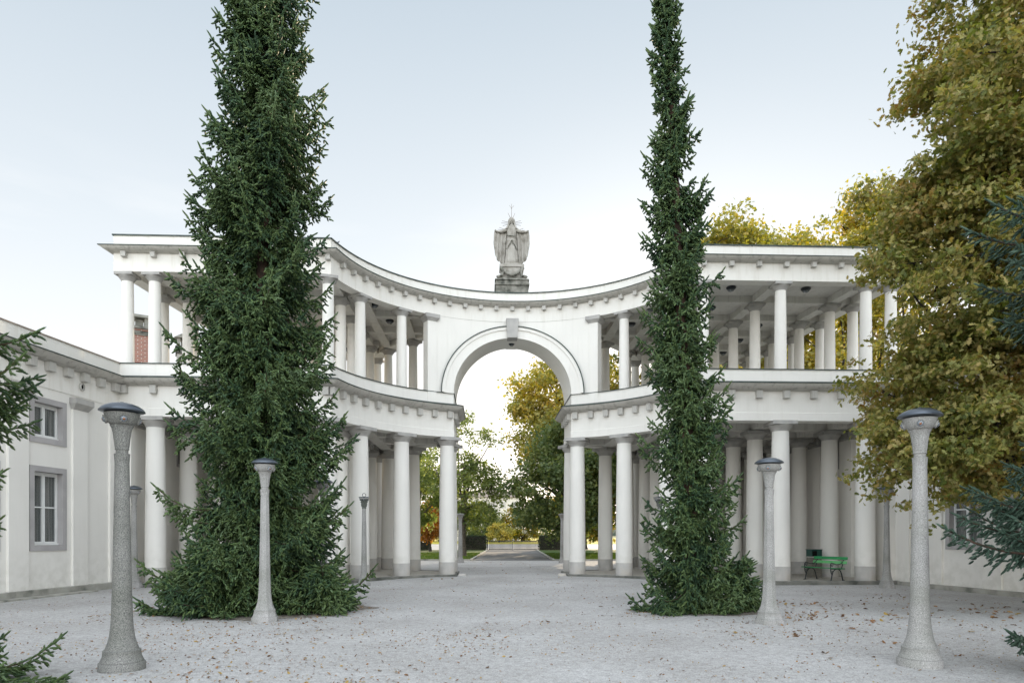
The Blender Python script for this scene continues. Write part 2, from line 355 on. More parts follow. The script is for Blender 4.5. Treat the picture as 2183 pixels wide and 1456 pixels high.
# ------------------------------------------------------------------ ground, path, lawns
def sstep(t): t = min(1, max(0, t)); return t * t * (3 - 2 * t)
def gz(x, y): return 0.07 * sstep((y - 20.5) / 5.5)
def sheet(name, x0, x1, ys, nx, dz, mat):
    vs = []; fs = []
    for y in ys:
        for i in range(nx + 1):
            x = x0 + (x1 - x0) * i / nx; vs.append((x, y, gz(x, y) + dz))
    for j in range(len(ys) - 1):
        for i in range(nx): a = j * (nx + 1) + i; fs.append((a, a + 1, a + nx + 2, a + nx + 1))
    o = MB().add(vs, fs).build(name, mat, smooth=True); tag(o, kind='structure'); return o
sheet('ground', -2500, 2500, [-400, -20, 20.5, 21.5, 22.5, 23.5, 24.5, 25.5, 26, 60, 300, 4000], 4, -.03, M['lawn'])
sheet('gravel_yard', -26, 26, [-14, 0, 10, 20.5] + [20.5 + .5 * k for k in range(1, 12)] + [30, 42.9], 8, 0, M['gravel'])
tag(MB().box((0.02, 58.2, .078), (5.0, 30.6, .02)).build('path', M['asphalt']), kind='structure')
tag(MB().box((0, 99, .075), (150, 50, .02)).build('road', M['road']), kind='structure')
tag(MB().box((0, 262, .10), (500, 276, .1)).build('meadow', M['field']), kind='structure')
for sx in (-1, 1):
    tag(MB().box((sx * 17.6 + .02, 58.0, .085), (29.9, 30, .05)).build('lawn', M['lawn']), kind='structure')
    e = MB().box((sx * 17.6 + .02, 42.95, .10), (30.1, .16, .11)); e.box((sx * 2.62 + .02, 58.1, .10), (.14, 30.3, .10))
    tag(e.build('lawn_edging', M['concrete']), 'dark stone edging along the ' + ('left' if sx < 0 else 'right') + ' lawn beyond the arch', 'kerb', 'stone lawn edgings')
rng = np.random.default_rng(5)
def grass_patch(n, x0, x1, y0, y1, z, h):
    x = rng.uniform(x0, x1, n); y = rng.uniform(y0, y1, n); a = rng.uniform(0, PI, n); hh = h * rng.uniform(.5, 1.2, n)
    dx = np.cos(a) * .03; dy = np.sin(a) * .03; zz = np.full(n, z)
    V = np.stack([np.stack([x - dx, y - dy, zz], 1), np.stack([x + dx, y + dy, zz], 1), np.stack([x + rng.normal(0, .03, n), y + rng.normal(0, .03, n), zz + hh], 1)], 1)
    return V.reshape(-1, 3)
Vg = np.concatenate([grass_patch(14000, -14, -2.75, 43.1, 60, .11, .09), grass_patch(14000, 2.8, 14, 43.1, 60, .11, .09)])
tag(obj('grass', tri_mesh('grass', Vg, np.arange(len(Vg)).reshape(-1, 3), M['grass'])), 'short green grass on the lawns beyond the arch', 'grass', kind='stuff')

# ------------------------------------------------------------------ gateway frame
CX, CY, PHI = .25, 20.71, .039
RF = 6.195; VF = 1.48; VM = 6.94       # arc radius, front plane, mirror plane
def W(u, v, z=0): return (CX + u * math.cos(PHI) - v * math.sin(PHI), CY + u * math.sin(PHI) + v * math.cos(PHI), z)
UCOR = math.sqrt(RF * RF - VF * VF); AC = math.atan2(UCOR, VF)
TAP = .085
VB = 2 * VM - VF
def uo(v): return 12.86 - TAP * (v - VF)
gate = empty('entrance_colonnade', (CX, CY, 0), PHI)
tag(gate, 'white two storey curved colonnade with a central arch and rows of round columns', 'gateway')
def arc_pts(a0, a1, n, r=RF, back=False):
    out = []
    for i in range(n + 1):
        a = a0 + (a1 - a0) * i / n; u, v = r * math.sin(a), r * math.cos(a)
        out.append((u, 2 * VM - v if back else v))
    return out
UJ = 2.28; AJ = math.asin(UJ / RF)
# CCW polygons (outside on the right hand of travel)
up_poly = [(-uo(VF), VF)] + arc_pts(-AC, AC, 64) + [(uo(VF), VF), (uo(VB), VB)] + arc_pts(AC, -AC, 64, back=True) + [(-uo(VB), VB)]
def low_poly(s):
    if s < 0: return [(-uo(VF), VF)] + arc_pts(-AC, -AJ, 32) + arc_pts(-AJ, -AC, 32, back=True) + [(-uo(VB), VB)]
    return arc_pts(AJ, AC, 32) + [(uo(VF), VF), (uo(VB), VB)] + arc_pts(AC, AJ, 32, back=True)
def inset(poly, d):
    n = len(poly); out = []
    for i in range(n):
        a = Vector(poly[i - 1]); p = Vector(poly[i]); b = Vector(poly[(i + 1) % n])
        d1 = (p - a).normalized(); d2 = (b - p).normalized(); m = Vector((d1.y, -d1.x)) + Vector((d2.y, -d2.x)); m = m / max(m.length_squared / 2, .35)
        out.append((p.x - m.x * d, p.y - m.y * d))
    return out
Z1, Z2, Z3, Z4 = 5.43, 7.115, 10.04, 11.19
# upper entablature and parapet
MB().sweep(up_poly, [(0, Z3), (0, Z4), (-.42, Z4), (-.42, Z3)]).build('upper_entablature', M['parapet'], gate, smooth=True)
MB().sweep(up_poly, [(.035, Z4 - .02), (.035, Z4 + .02), (.0, Z4 + .03), (-.45, Z4 + .03), (-.45, Z4 - .02), (-.41, Z4 - .02), (-.41, Z4 + .004), (-.01, Z4 + .004)]).build('parapet_flashing', M['flash'], gate, smooth=True)
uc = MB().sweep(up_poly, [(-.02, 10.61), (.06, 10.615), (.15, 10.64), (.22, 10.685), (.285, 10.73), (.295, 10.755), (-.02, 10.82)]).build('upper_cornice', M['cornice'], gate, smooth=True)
MB().sweep(up_poly, [(.292, 10.75), (.315, 10.75), (.315, 10.775), (.02, 10.85), (-.01, 10.85), (-.01, 10.825)]).build('cornice_flashing', M['flash'], gate, smooth=True)
MB().slab(inset(up_poly, .2), 10.86, 10.95).build('roof', M['concrete'], gate)
MB().slab(inset(up_poly, .21), 10.30, 10.36).build('upper_ceiling', M['ceiling'], gate)
# lower storey, each side of the arch
lcs = []
for s in (-1, 1):
    P = low_poly(s)
    MB().sweep(P, [(0, 5.70), (0, Z2), (-.5, Z2), (-.5, Z1 + .003), (-.47, Z1), (.022, Z1), (.022, 5.69)]).build('lower_entablature', M['white'], gate, smooth=True)
    MB().sweep(P, [(.03, Z2 - .01), (.03, Z2 + .022), (-.52, Z2 + .03), (-.52, Z2 - .01), (-.48, Z2 - .01), (-.48, Z2 + .004), (-.01, Z2 + .004)]).build('parapet_flashing', M['flash'], gate, smooth=True)
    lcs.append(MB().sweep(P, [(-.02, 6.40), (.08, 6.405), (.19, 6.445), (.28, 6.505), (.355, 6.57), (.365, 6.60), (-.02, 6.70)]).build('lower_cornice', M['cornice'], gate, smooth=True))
    MB().sweep(P, [(.362, 6.595), (.39, 6.595), (.39, 6.622), (.02, 6.73), (-.01, 6.73), (-.01, 6.705)]).build('cornice_flashing', M['flash'], gate, smooth=True)
    MB().slab(inset(P, .25), 5.86, 6.50).build('upper_floor', M['ceiling'], gate)
    pl = MB().slab([(p[0], p[1]) for p in inset(P, -.02)], -.1, .138).build('platform', M['paving'], gate)
    MB().sweep(P, [(.13, -.1), (.13, .135), (.11, .15), (-.12, .15), (-.12, -.1)]).build('kerb', M['kerb'], gate, smooth=True, angle=30)
    # white wedge stones at the ends of the platform
    MB().box((s * 1.95, 6.02, .10), (.34, .26, .12), 0, .8).build('guard_stone', M['drum'], gate, bevel=.01)
# modillions
def modil_mesh(wd, dp, ht):
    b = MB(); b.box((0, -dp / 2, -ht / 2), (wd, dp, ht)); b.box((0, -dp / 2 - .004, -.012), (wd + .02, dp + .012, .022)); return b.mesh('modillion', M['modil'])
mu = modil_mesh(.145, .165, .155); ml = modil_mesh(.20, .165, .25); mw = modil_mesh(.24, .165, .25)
def put_modil(me, par, u, v, z, a): obj('modillion', me, par, (u, v, z), a)
for k in range(-13, 14):
    a = R(5.86) * k
    if abs(a) < AC - .02: put_modil(mu, uc, RF * math.sin(a), RF * math.cos(a) + .01, 10.625, -a)
for s in (-1, 1):
    for k in range(8): put_modil(mu, uc, s * (12.5 - .915 * k), VF + .01, 10.625, 0)
    for k in range(1, 6): put_modil(mu, uc, s * (uo(VF + .9 * k) - .01), VF + .9 * k, 10.625, s * (PI / 2 - TAP))
    lc = lcs[0] if s < 0 else lcs[1]
    for k in range(10): a = s * R(23.3 + 5.87 * k); put_modil(ml, lc, RF * math.sin(a), RF * math.cos(a) + .01, 6.405, -a)
    for k in range(8): put_modil(ml, lc, s * (12.5 - .915 * k) if k < 7 else s * 6.17, VF + .01, 6.405, 0)
    for k in range(5): put_modil(ml, lc, s * (UJ + .01), 5.95 + .46 * k, 6.405, -s * PI / 2)
# beams under both ceilings
def beams(zb, zt, name, cols, hw):
    b = MB()
    for s in (-1, 1):
        for u0 in (6.2, 8.79, 11.7):
            ta = {6.2: 0, 8.79: .02, 11.7: TAP}[u0]
            p = (s * u0, 1.75); q = (s * (u0 - ta * 10.4), 12.13); L = math.dist(p, q); an = math.atan2(q[1] - p[1], q[0] - p[0])
            b.box(((p[0] + q[0]) / 2, (p[1] + q[1]) / 2, (zb + zt) / 2), (L, hw, zt - zb), an)
        for k in range(1, 5):
            v = 1.75 + 2.076 * k; b.box((s * 9.1, v, (zb + .01 + zt) / 2), (6.6, hw - .02, zt - zb - .01))
        for a in (40.4, 57.6):
            uu = 6.45 * math.sin(R(a)); v0 = 6.45 * math.cos(R(a)); b.box((s * uu, VM, (zb + zt) / 2), (hw, 2 * (VM - v0), zt - zb))
        for (v, a) in ((v_, a_) for v_ in (5.9, 7.98) for a_ in (0,)):
            b.box((s * 4.6, v, (zb + .006 + zt) / 2), (3.3, hw - .03, zt - zb - .006))
        b.build(name, M['ceiling'], gate); b = MB()
beams(10.06, 10.31, 'ceiling_beams', None, .34); beams(5.45, 5.87, 'ceiling_beams', None, .46)
# columns
def entasis(r0, r1, h, n=14): return [(r1 + (r0 - r1) * (1 - (i / n) ** 1.7), h * i / n) for i in range(n + 1)]
def lower_column():
    o = MB().lathe([(r, .48 + z) for r, z in entasis(.316, .270, 4.50)], 40).build('lower_column', M['white_low'], None, smooth=True)
    MB().lathe([(.322, 0), (.322, .47), (.317, .482)], 40).build('base_drum', M['drum'], o, smooth=True)
    c = MB().lathe([(.273, 4.97), (.288, 4.985), (.291, 5.01), (.33, 5.07), (.385, 5.13), (.396, 5.155), (.388, 5.172)], 40)
    c.box((0, 0, 5.231), (.81, .81, .118)).build('capital', M['stone'], o, smooth=True)
    return o
def upper_column():
    o = MB().lathe(entasis(.198, .175, 3.20), 32).build('upper_column', M['white'], None, smooth=True)
    c = MB().lathe([(.178, 3.19), (.189, 3.20), (.191, 3.22), (.235, 3.28), (.272, 3.33), (.280, 3.352)], 32)
    c.box((0, 0, 3.396), (.57, .57, .088)).build('capital', M['stone'], o, smooth=True)
    return o
cl = lower_column(); cu = upper_column(); first = {id(cl): True, id(cu): True}
def put_col(c, u, v, z, a):
    o = c if first[id(c)] else copy_tree(c); first[id(c)] = False
    o.parent = gate; o.location = (u, v, z); o.rotation_euler = (0, 0, a)
AX = 6.45
for s in (-1, 1):
    for a in (23.2, 40.4, 57.6):
        for bk in (0, 1):
            u, v = s * AX * math.sin(R(a)), AX * math.cos(R(a)); v2 = 2 * VM - v if bk else v
            an = -s * R(a) * (-1 if bk else 1)
            put_col(cl, u, v2, .14, an)
            if a > 30: put_col(cu, u, v2, 6.6, an)
    for k in range(6):
        v = 1.75 + 2.076 * k; fr = k in (0, 5)
        put_col(cl, s * (6.20 if k else 6.17), v, .14, -s * .35 if k == 0 else 0)
        put_col(cl, s * (8.79 - .035 * k), v, .14, 0)
        put_col(cl, s * (11.68 - .16 * k), v, .14, -s * .0)
        put_col(cu, s * (6.20 if k else 6.17), v, 6.6, -s * .35 if k == 0 else 0)
        put_col(cu, s * (8.79 - .035 * k), v, 6.6, 0)
        put_col(cu, s * (11.70 - .17 * k), v, 6.6, s * .05)
        put_col(cu, s * (12.56 - .17 * k), v, 6.6, s * .05)
# arch wall
ZS = 7.12; UW = 3.02
us = sorted(set([round(x, 4) for x in [-UW, -2.7, -UJ] + [-UJ * math.cos(PI * i / 72) for i in range(1, 72)] + [UJ, 2.7, UW]]))
vs = []; fs = []
for u in us:
    zb = ZS + math.sqrt(max(0, UJ * UJ - u * u)); vf = math.sqrt(RF * RF - u * u)
    vs += [(u, vf, zb), (u, vf, Z3), (u, 2 * VM - vf, Z3), (u, 2 * VM - vf, zb)]
for i in range(len(us) - 1):
    a = 4 * i; b = a + 4
    for q in range(4): fs.append((a + q, b + q, b + (q + 1) % 4, a + (q + 1) % 4))
fs += [(0, 1, 2, 3), tuple(4 * (len(us) - 1) + q for q in (3, 2, 1, 0))]
MB().add(vs, fs).build('arch_wall', M['white'], gate, smooth=True)
def arch_band(r0, r1, pr, name, mat, t0=0.0):
    vs = []; fs = []; n = 60
    for i in range(n + 1):
        t = t0 + (PI - 2 * t0) * i / n
        for (r, p) in ((r0, pr), (r1, pr), (r1, -.03), (r0, -.03)):
            u = r * math.cos(t); vs.append((u, math.sqrt(RF * RF - u * u) - p, ZS + r * math.sin(t)))
    for i in range(n):
        a = 4 * i; b = a + 4
        for q in range(4): fs.append((a + q, b + q, b + (q + 1) % 4, a + (q + 1) % 4))
    fs += [(0, 1, 2, 3), tuple(4 * n + q for q in (3, 2, 1, 0))]
    MB().add(vs, fs).build(name, mat, gate, smooth=True)
arch_band(UJ - .002, 2.66, .06, 'archivolt', M['white']); arch_band(2.60, 2.72, .10, 'archivolt_moulding', M['white'], .01)
arch_band(2.715, 2.75, .13, 'archivolt_flashing', M['flash'], .012)
kv = RF - .24
MB().add([(-.20, kv, 9.37), (.20, kv, 9.37), (.245, kv, 10.13), (-.245, kv, 10.13), (-.20, kv + .5, 9.37), (.20, kv + .5, 9.37), (.245, kv + .5, 10.13), (-.245, kv + .5, 10.13)],
         [(0, 1, 2, 3), (7, 6, 5, 4), (0, 4, 5, 1), (1, 5, 6, 2), (2, 6, 7, 3), (3, 7, 4, 0)]).build('keystone', M['stone'], gate, bevel=.01)
MB().box((0, VM, ZS + UJ + .05), (.42, 1.56, .13)).build('keystone_soffit', M['white'], gate)
# joint line above the arch between pilasters
MB().sweep(arc_pts(-R(28), R(28), 40), [(-.01, Z3 - .008), (.006, Z3 - .008), (.006, Z3 + .006), (-.01, Z3 + .006)], closed=False).build('joint_moulding', M['cornice'], gate)
for s in (-1, 1):
    for bk in (0, 1):
        a = s * R(29.9); rr = RF + .17; u, v = rr * math.sin(a), rr * math.cos(a)
        if bk: v = 2 * VM - v; a = -a
        p = MB().box((0, 0, 8.2), (.37, .40, 3.34)).build('pilaster', M['white'], gate, (u, v, 0), -a)
        c = MB().box((0, -.0, 9.975), (.58, .60, .135)); c.add([(-.19, -.205, 9.79), (.19, -.205, 9.79), (.19, .205, 9.79), (-.19, .205, 9.79), (-.28, -.295, 9.906), (.28, -.295, 9.906), (.28, .295, 9.906), (-.28, .295, 9.906)],
                [(3, 2, 1, 0), (4, 5, 6, 7), (0, 1, 5, 4), (1, 2, 6, 5), (2, 3, 7, 6), (3, 0, 4, 7)])
        c.build('capital', M['stone'], p)
# rear and side walls of the lower storey
for s in (-1, 1):
    MB().box((s * 9.05, 12.30, 2.9), (5.3, .2, 5.5)).build('rear_wall', M['white_low'], gate)
    for u in (6.75, 7.5, 8.8, 10.1, 11.1):
        p = MB().box((s * u, 12.14, 2.7), (.42, .16, 5.1)).build('wall_pilaster', M['white_low'], gate)
        MB().box((s * u, 12.12, 5.34), (.56, .24, .16)).build('capital', M['stone'], p)
    for k in range(0, 6):
        v = 1.95 + 2.076 * k; ww = 12.60 - .0625 * (v - 1.46)
        p = MB().box((s * (ww - .08), v, 2.68), (.30, .75, 5.1), -s * .06 * -1).build('wall_pilaster', M['white_low'], gate)
        c = MB().box((s * (ww - .12), v, 5.33), (.52, .95, .19)); c.box((s * (ww - .10), v, 5.19), (.40, .84, .10)).build('capital', M['stone'], p)
        if k in (1, 3):
            vv = v + 1.04; w2 = 12.60 - .0625 * (vv - 1.46)
            f = MB().box((s * (w2 - .02), vv, 4.75), (.10, .72, 1.15)).build('side_window', M['surround'], gate)
            MB().box((s * (w2 - .06), vv, 4.75), (.06, .50, .95)).build('pane', M['black'], f)
# ceiling lamps
def ceil_lamp():
    o = MB().lathe([(.15, 0), (.17, -.03), (.165, -.05), (.10, -.12), (.0, -.13)], 20).mesh('ceiling_lamp', M['iron'], True)
    g = MB().lathe([(.0, -.16), (.07, -.155), (.11, -.12), (.13, -.05)], 16, caps=False).mesh('lens', M['lens'], True)
    return o, g
clm, clg = ceil_lamp()
def put_cl(u, v, z):
    o = obj('ceiling_lamp', clm, gate, (u, v, z)); obj('lens', clg, o)
for s in (-1, 1):
    for k in range(5):
        v = 2.79 + 2.076 * k
        put_cl(s * 7.5, v, 10.30); put_cl(s * 10.15, v, 10.30)
    put_cl(s * 4.9, 6.94, 10.30); put_cl(s * 5.2, 5.0, 10.30); put_cl(s * 4.9, 6.94, 5.86); put_cl(s * 3.7, 5.9, 10.30)
o_ = obj('ceiling_lamp', clm, gate, (0, 6.9, ZS + UJ - .01)); obj('lens', clg, o_); o_.scale = (.7, .7, .6)

# ------------------------------------------------------------------ wings
def wing(s, pils, wins, zp, vent, label):
    g = empty('wing_building', (CX, CY, 0), PHI); tag(g, label, 'building')
    J = (12.67, 1.46); B = (12.67 + .14 * 13.86, -12.4)
    poly = [J, B, (26, -12.4), (26, 13), (11.95, 13)]
    poly = [(s * x, y) for x, y in poly]
    if s < 0: poly = poly[::-1]
    else: poly = poly
    # orientation check: make CCW
    A = sum(poly[i][0] * poly[(i + 1) % 5][1] - poly[(i + 1) % 5][0] * poly[i][1] for i in range(5))
    if A < 0: poly = poly[::-1]
    MB().sweep(poly, [(0, 5.69), (0, Z2), (-.45, Z2), (-.45, 5.60), (-.02, 5.60), (-.02, 5.685)]).build('entablature', M['parapet'], g)
    MB().sweep(poly, [(.03, Z2 - .01), (.03, Z2 + .022), (-.47, Z2 + .03), (-.47, Z2 - .01), (-.44, Z2 - .01), (-.44, Z2 + .004), (-.01, Z2 + .004)]).build('parapet_flashing', M['tile'], g)
    co = MB().sweep(poly, [(-.02, 6.40), (.08, 6.405), (.19, 6.445), (.28, 6.505), (.355, 6.57), (.365, 6.60), (-.02, 6.70)]).build('cornice', M['cornice'], g)
    MB().sweep(poly, [(.362, 6.595), (.39, 6.595), (.39, 6.622), (.02, 6.73), (-.01, 6.73), (-.01, 6.705)]).build('cornice_flashing', M['flash'], g)
    MB().slab(inset(poly, .2), 6.55, 6.65).build('roof', M['concrete'], g)
    # courtyard wall with window openings; t runs from J (0) towards the camera
    ln = math.dist(J, B); dx, dy = (B[0] - J[0]) / ln, (B[1] - J[1]) / ln
    def P(t, o, z):      # o: outwards into the courtyard
        return (s * (J[0] + dx * t + dy * o), J[1] + dy * t - dx * o, z)
    def tv(v): return (1.46 - v) / -dy
    an = math.atan2(dy, s * dx)
    ts = {0, ln}; zs = {0.05, 5.62}; holes = []
    for (v0, v1, zz) in wins:
        for (z0, z1) in zz:
            a, b = tv(v1) + .12, tv(v0) - .12; holes.append((a, b, z0 + .12, z1 - .12)); ts |= {a, b}; zs |= {z0 + .12, z1 - .12}
    ts = sorted(ts); zs = sorted(zs); b = MB()
    for i in range(len(ts) - 1):
        for j in range(len(zs) - 1):
            mt, mz = (ts[i] + ts[i + 1]) / 2, (zs[j] + zs[j + 1]) / 2
            if any(h[0] < mt < h[1] and h[2] < mz < h[3] for h in holes): continue
            b.add([P(ts[i], 0, zs[j]), P(ts[i + 1], 0, zs[j]), P(ts[i + 1], 0, zs[j + 1]), P(ts[i], 0, zs[j + 1])], [(0, 1, 2, 3)])
    for (a, c, z0, z1) in holes:
        q = [(a, z0), (c, z0), (c, z1), (a, z1)]
        for k in range(4):
            m_, n_ = q[k], q[(k + 1) % 4]; b.add([P(m_[0], 0, m_[1]), P(n_[0], 0, n_[1]), P(n_[0], -.45, n_[1]), P(m_[0], -.45, m_[1])], [(0, 1, 2, 3)])
    wl = b.build('wall', M['white_low'], g)
    # the part of the wing behind the colonnade
    q0 = (s * 12.62, 1.46); q1 = (s * 11.92, 13); L2 = math.dist(q0, q1)
    MB().box(((q0[0] + q1[0]) / 2 + s * .1, (q0[1] + q1[1]) / 2, 2.8), (L2, .2, 5.6), math.atan2(q1[1] - q0[1], q1[0] - q0[0])).build('wall', M['white_low'], g)
    def pbox(bb, t0, t1, o0, o1, z0, z1):
        c = P((t0 + t1) / 2, (o0 + o1) / 2, (z0 + z1) / 2); bb.box(c, (t1 - t0, o1 - o0, z1 - z0), an); return bb
    # plinth
    pb = MB(); pbox(pb, -.1 if s > 0 else -.1, ln, -.1, .14, -.1, zp); pb.build('plinth', M['concrete'], g, bevel=.01)
    if s < 0:
        pb = MB(); pbox(pb, 1.5, ln, .14, .42, -.1, .045); pb.build('gutter_kerb', M['concrete'], g, bevel=.01)
    for (v0, v1) in pils:
        t0, t1 = tv(v1), tv(v0); pp = MB(); pbox(pp, t0, t1, -.05, .07, zp, 5.3); p = pp.build('pilaster', M['white_low'], g, bevel=.006)
        c = MB(); pbox(c, t0 - .07, t1 + .07, -.03, .22, 5.44, 5.60)
        q = [P(t0, .0, 5.28), P(t1, .0, 5.28), P(t1, .08, 5.28), P(t0, .08, 5.28), P(t0 - .07, .0, 5.44), P(t1 + .07, .0, 5.44), P(t1 + .07, .215, 5.44), P(t0 - .07, .215, 5.44)]
        c.add(q, [(3, 2, 1, 0), (4, 5, 6, 7), (0, 1, 5, 4), (1, 2, 6, 5), (2, 3, 7, 6), (3, 0, 4, 7)])
        c.build('capital', M['stone'], p)
    for (v0, v1, zz) in wins:
        for (z0, z1) in zz:
            t0, t1 = tv(v1), tv(v0); wbw = .15; bb = MB()
            for (a, c, e, f) in ((t0, t1, z0, z0 + wbw), (t0, t1, z1 - wbw, z1), (t0, t0 + wbw, z0 + wbw, z1 - wbw), (t1 - wbw, t1, z0 + wbw, z1 - wbw)):
                pbox(bb, a, c, -.30, .03, e, f)
            wn = bb.build('window', M['surround'], g)
            it0, it1, iz0, iz1 = t0 + wbw, t1 - wbw, z0 + wbw, z1 - wbw; tm = (it0 + it1) / 2
            bb = MB(); o0, o1 = -.20, -.14; k = .05
            pbox(bb, it0 + .002, it1 - .002, -.21, -.10, iz0 + .002, iz0 + .05); pbox(bb, it0, it1, o0, o1, iz1 - k, iz1 - .002)
            pbox(bb, it0, it0 + k, o0, o1, iz0 + .05, iz1 - k); pbox(bb, it1 - k, it1, o0, o1, iz0 + .05, iz1 - k); pbox(bb, tm - .045, tm + .045, o0, o1 + .01, iz0 + .05, iz1 - k)
            for sd in ((it0 + k, tm - .045), (tm + .045, it1 - k)):
                for (e, f) in ((iz0 + .05, iz0 + .10), (iz1 - k - .05, iz1 - k)): pbox(bb, sd[0], sd[1], o0 + .01, o1 - .008, e, f)
                if z1 - z0 > 1.6: zm = iz0 + (iz1 - iz0) * .52; pbox(bb, sd[0], sd[1], o0 + .01, o1 - .008, zm - .02, zm + .02)
            bb.build('sash', M['sash'], wn, bevel=.004)
            bb = MB(); pbox(bb, it0 + k, it1 - k, -.185, -.18, iz0 + .05, iz1 - k); bb.build('pane', M['glass'], wn)
            bb = MB(); n = 40; vs_ = []; fs_ = []
            for i in range(n + 1):
                t = it0 + (it1 - it0) * i / n; o = -.26 + .022 * math.sin(i * 1.9) + .012 * math.sin(i * .7)
                vs_ += [P(t, o, iz0), P(t, o, iz1)]
            for i in range(n): fs_.append((2 * i, 2 * i + 2, 2 * i + 3, 2 * i + 1))
            bb.add(vs_, fs_).build('curtain', M['curtain'], wn)
    bb = MB(); pbox(bb, -.2, ln, -.6, -.55, 0, 5.7); bb.build('room_backing', M['black'], g)
    for k in range(16):
        t = .28 + .66 * k; c = P(t, -.01, 6.405); put_modil(mw, co, c[0], c[1], c[2], an if s > 0 else an + PI)
    if vent:
        c = P(tv(-.18), .0, 6.0); an2 = an + (PI / 2 if s < 0 else -PI / 2)
        o = MB().lathe([(.115, 0), (.12, .04), (.08, .05), (.075, .01)], 20).build('vent_ring', M['modil'], g, c, smooth=True); o.rotation_euler = (R(90), 0, R(90))
        q = MB().lathe([(.077, 0.012), (.0001, .013)], 16, caps=False).build('vent_opening', M['black'], o)
    return g
wl = wing(-1, [(-2.79, -2.15), (-.585, 0.0), (.95, 1.44), (-5.0, -4.4)], [(-2.07, -.78, [(1.23, 3.53), (4.16, 5.40)]), (-4.3, -3.0, [(1.23, 3.53), (4.16, 5.40)])], .20, True,
          'long white building with grey framed windows at the left edge')
wr = wing(1, [(-2.40, -1.80), (-.36, .22), (.95, 1.44), (-4.6, -4.0)], [(-1.74, -.46, [(1.23, 3.53), (4.16, 5.40)]), (-3.9, -2.6, [(1.23, 3.53), (4.16, 5.40)])], .14, False,
          'long white building behind the oak at the right edge')
# chimneys on the left wing
def chimney(u, v, w_, z0, z1, brick, rz):
    o = MB().box((0, 0, (z1 + z0 - .5) / 2 - z0), (w_, w_, z1 - .5 - z0)).build('chimney', M['brick'] if brick else M['cornice'], wl, (u, v, z0), rz)
    zt = z1 - .5 - z0
    b = MB(); b.box((0, 0, zt - .22), (w_ + .08, w_ + .08, .16)); b.box((0, 0, zt + .0), (w_ + .16, w_ + .16, .10), 0, .9); b.build('cap_course', M['statue_dirty'], o)
    b = MB()
    for x in (-1, 1):
        for y in (-1, 1): b.box((x * w_ * .38, y * w_ * .38, zt + .22), (w_ * .2, w_ * .2, .34))
    b.box((0, 0, zt + .2), (w_ * .45, w_ * .45, .3)); b.build('cowl', M['concrete'], o)
    if brick: MB().box((0, 0, zt + .44), (w_ + .14, w_ + .14, .10)).build('cap_slab', M['concrete'], o)
    else:
        h = w_ / 2 + .1; MB().add([(-h, -h, zt + .39), (h, -h, zt + .39), (h, h, zt + .39), (-h, h, zt + .39), (0, -h, zt + .62), (0, h, zt + .62)], [(0, 1, 4), (2, 3, 5), (0, 4, 5, 3), (1, 2, 5, 4), (3, 2, 1, 0)]).build('cap_slab', M['concrete'], o)
chimney(-14.75, 6.9, .62, 6.6, 10.30, True, .5); chimney(-14.3, 9.9, .6, 6.6, 10.35, False, .45)

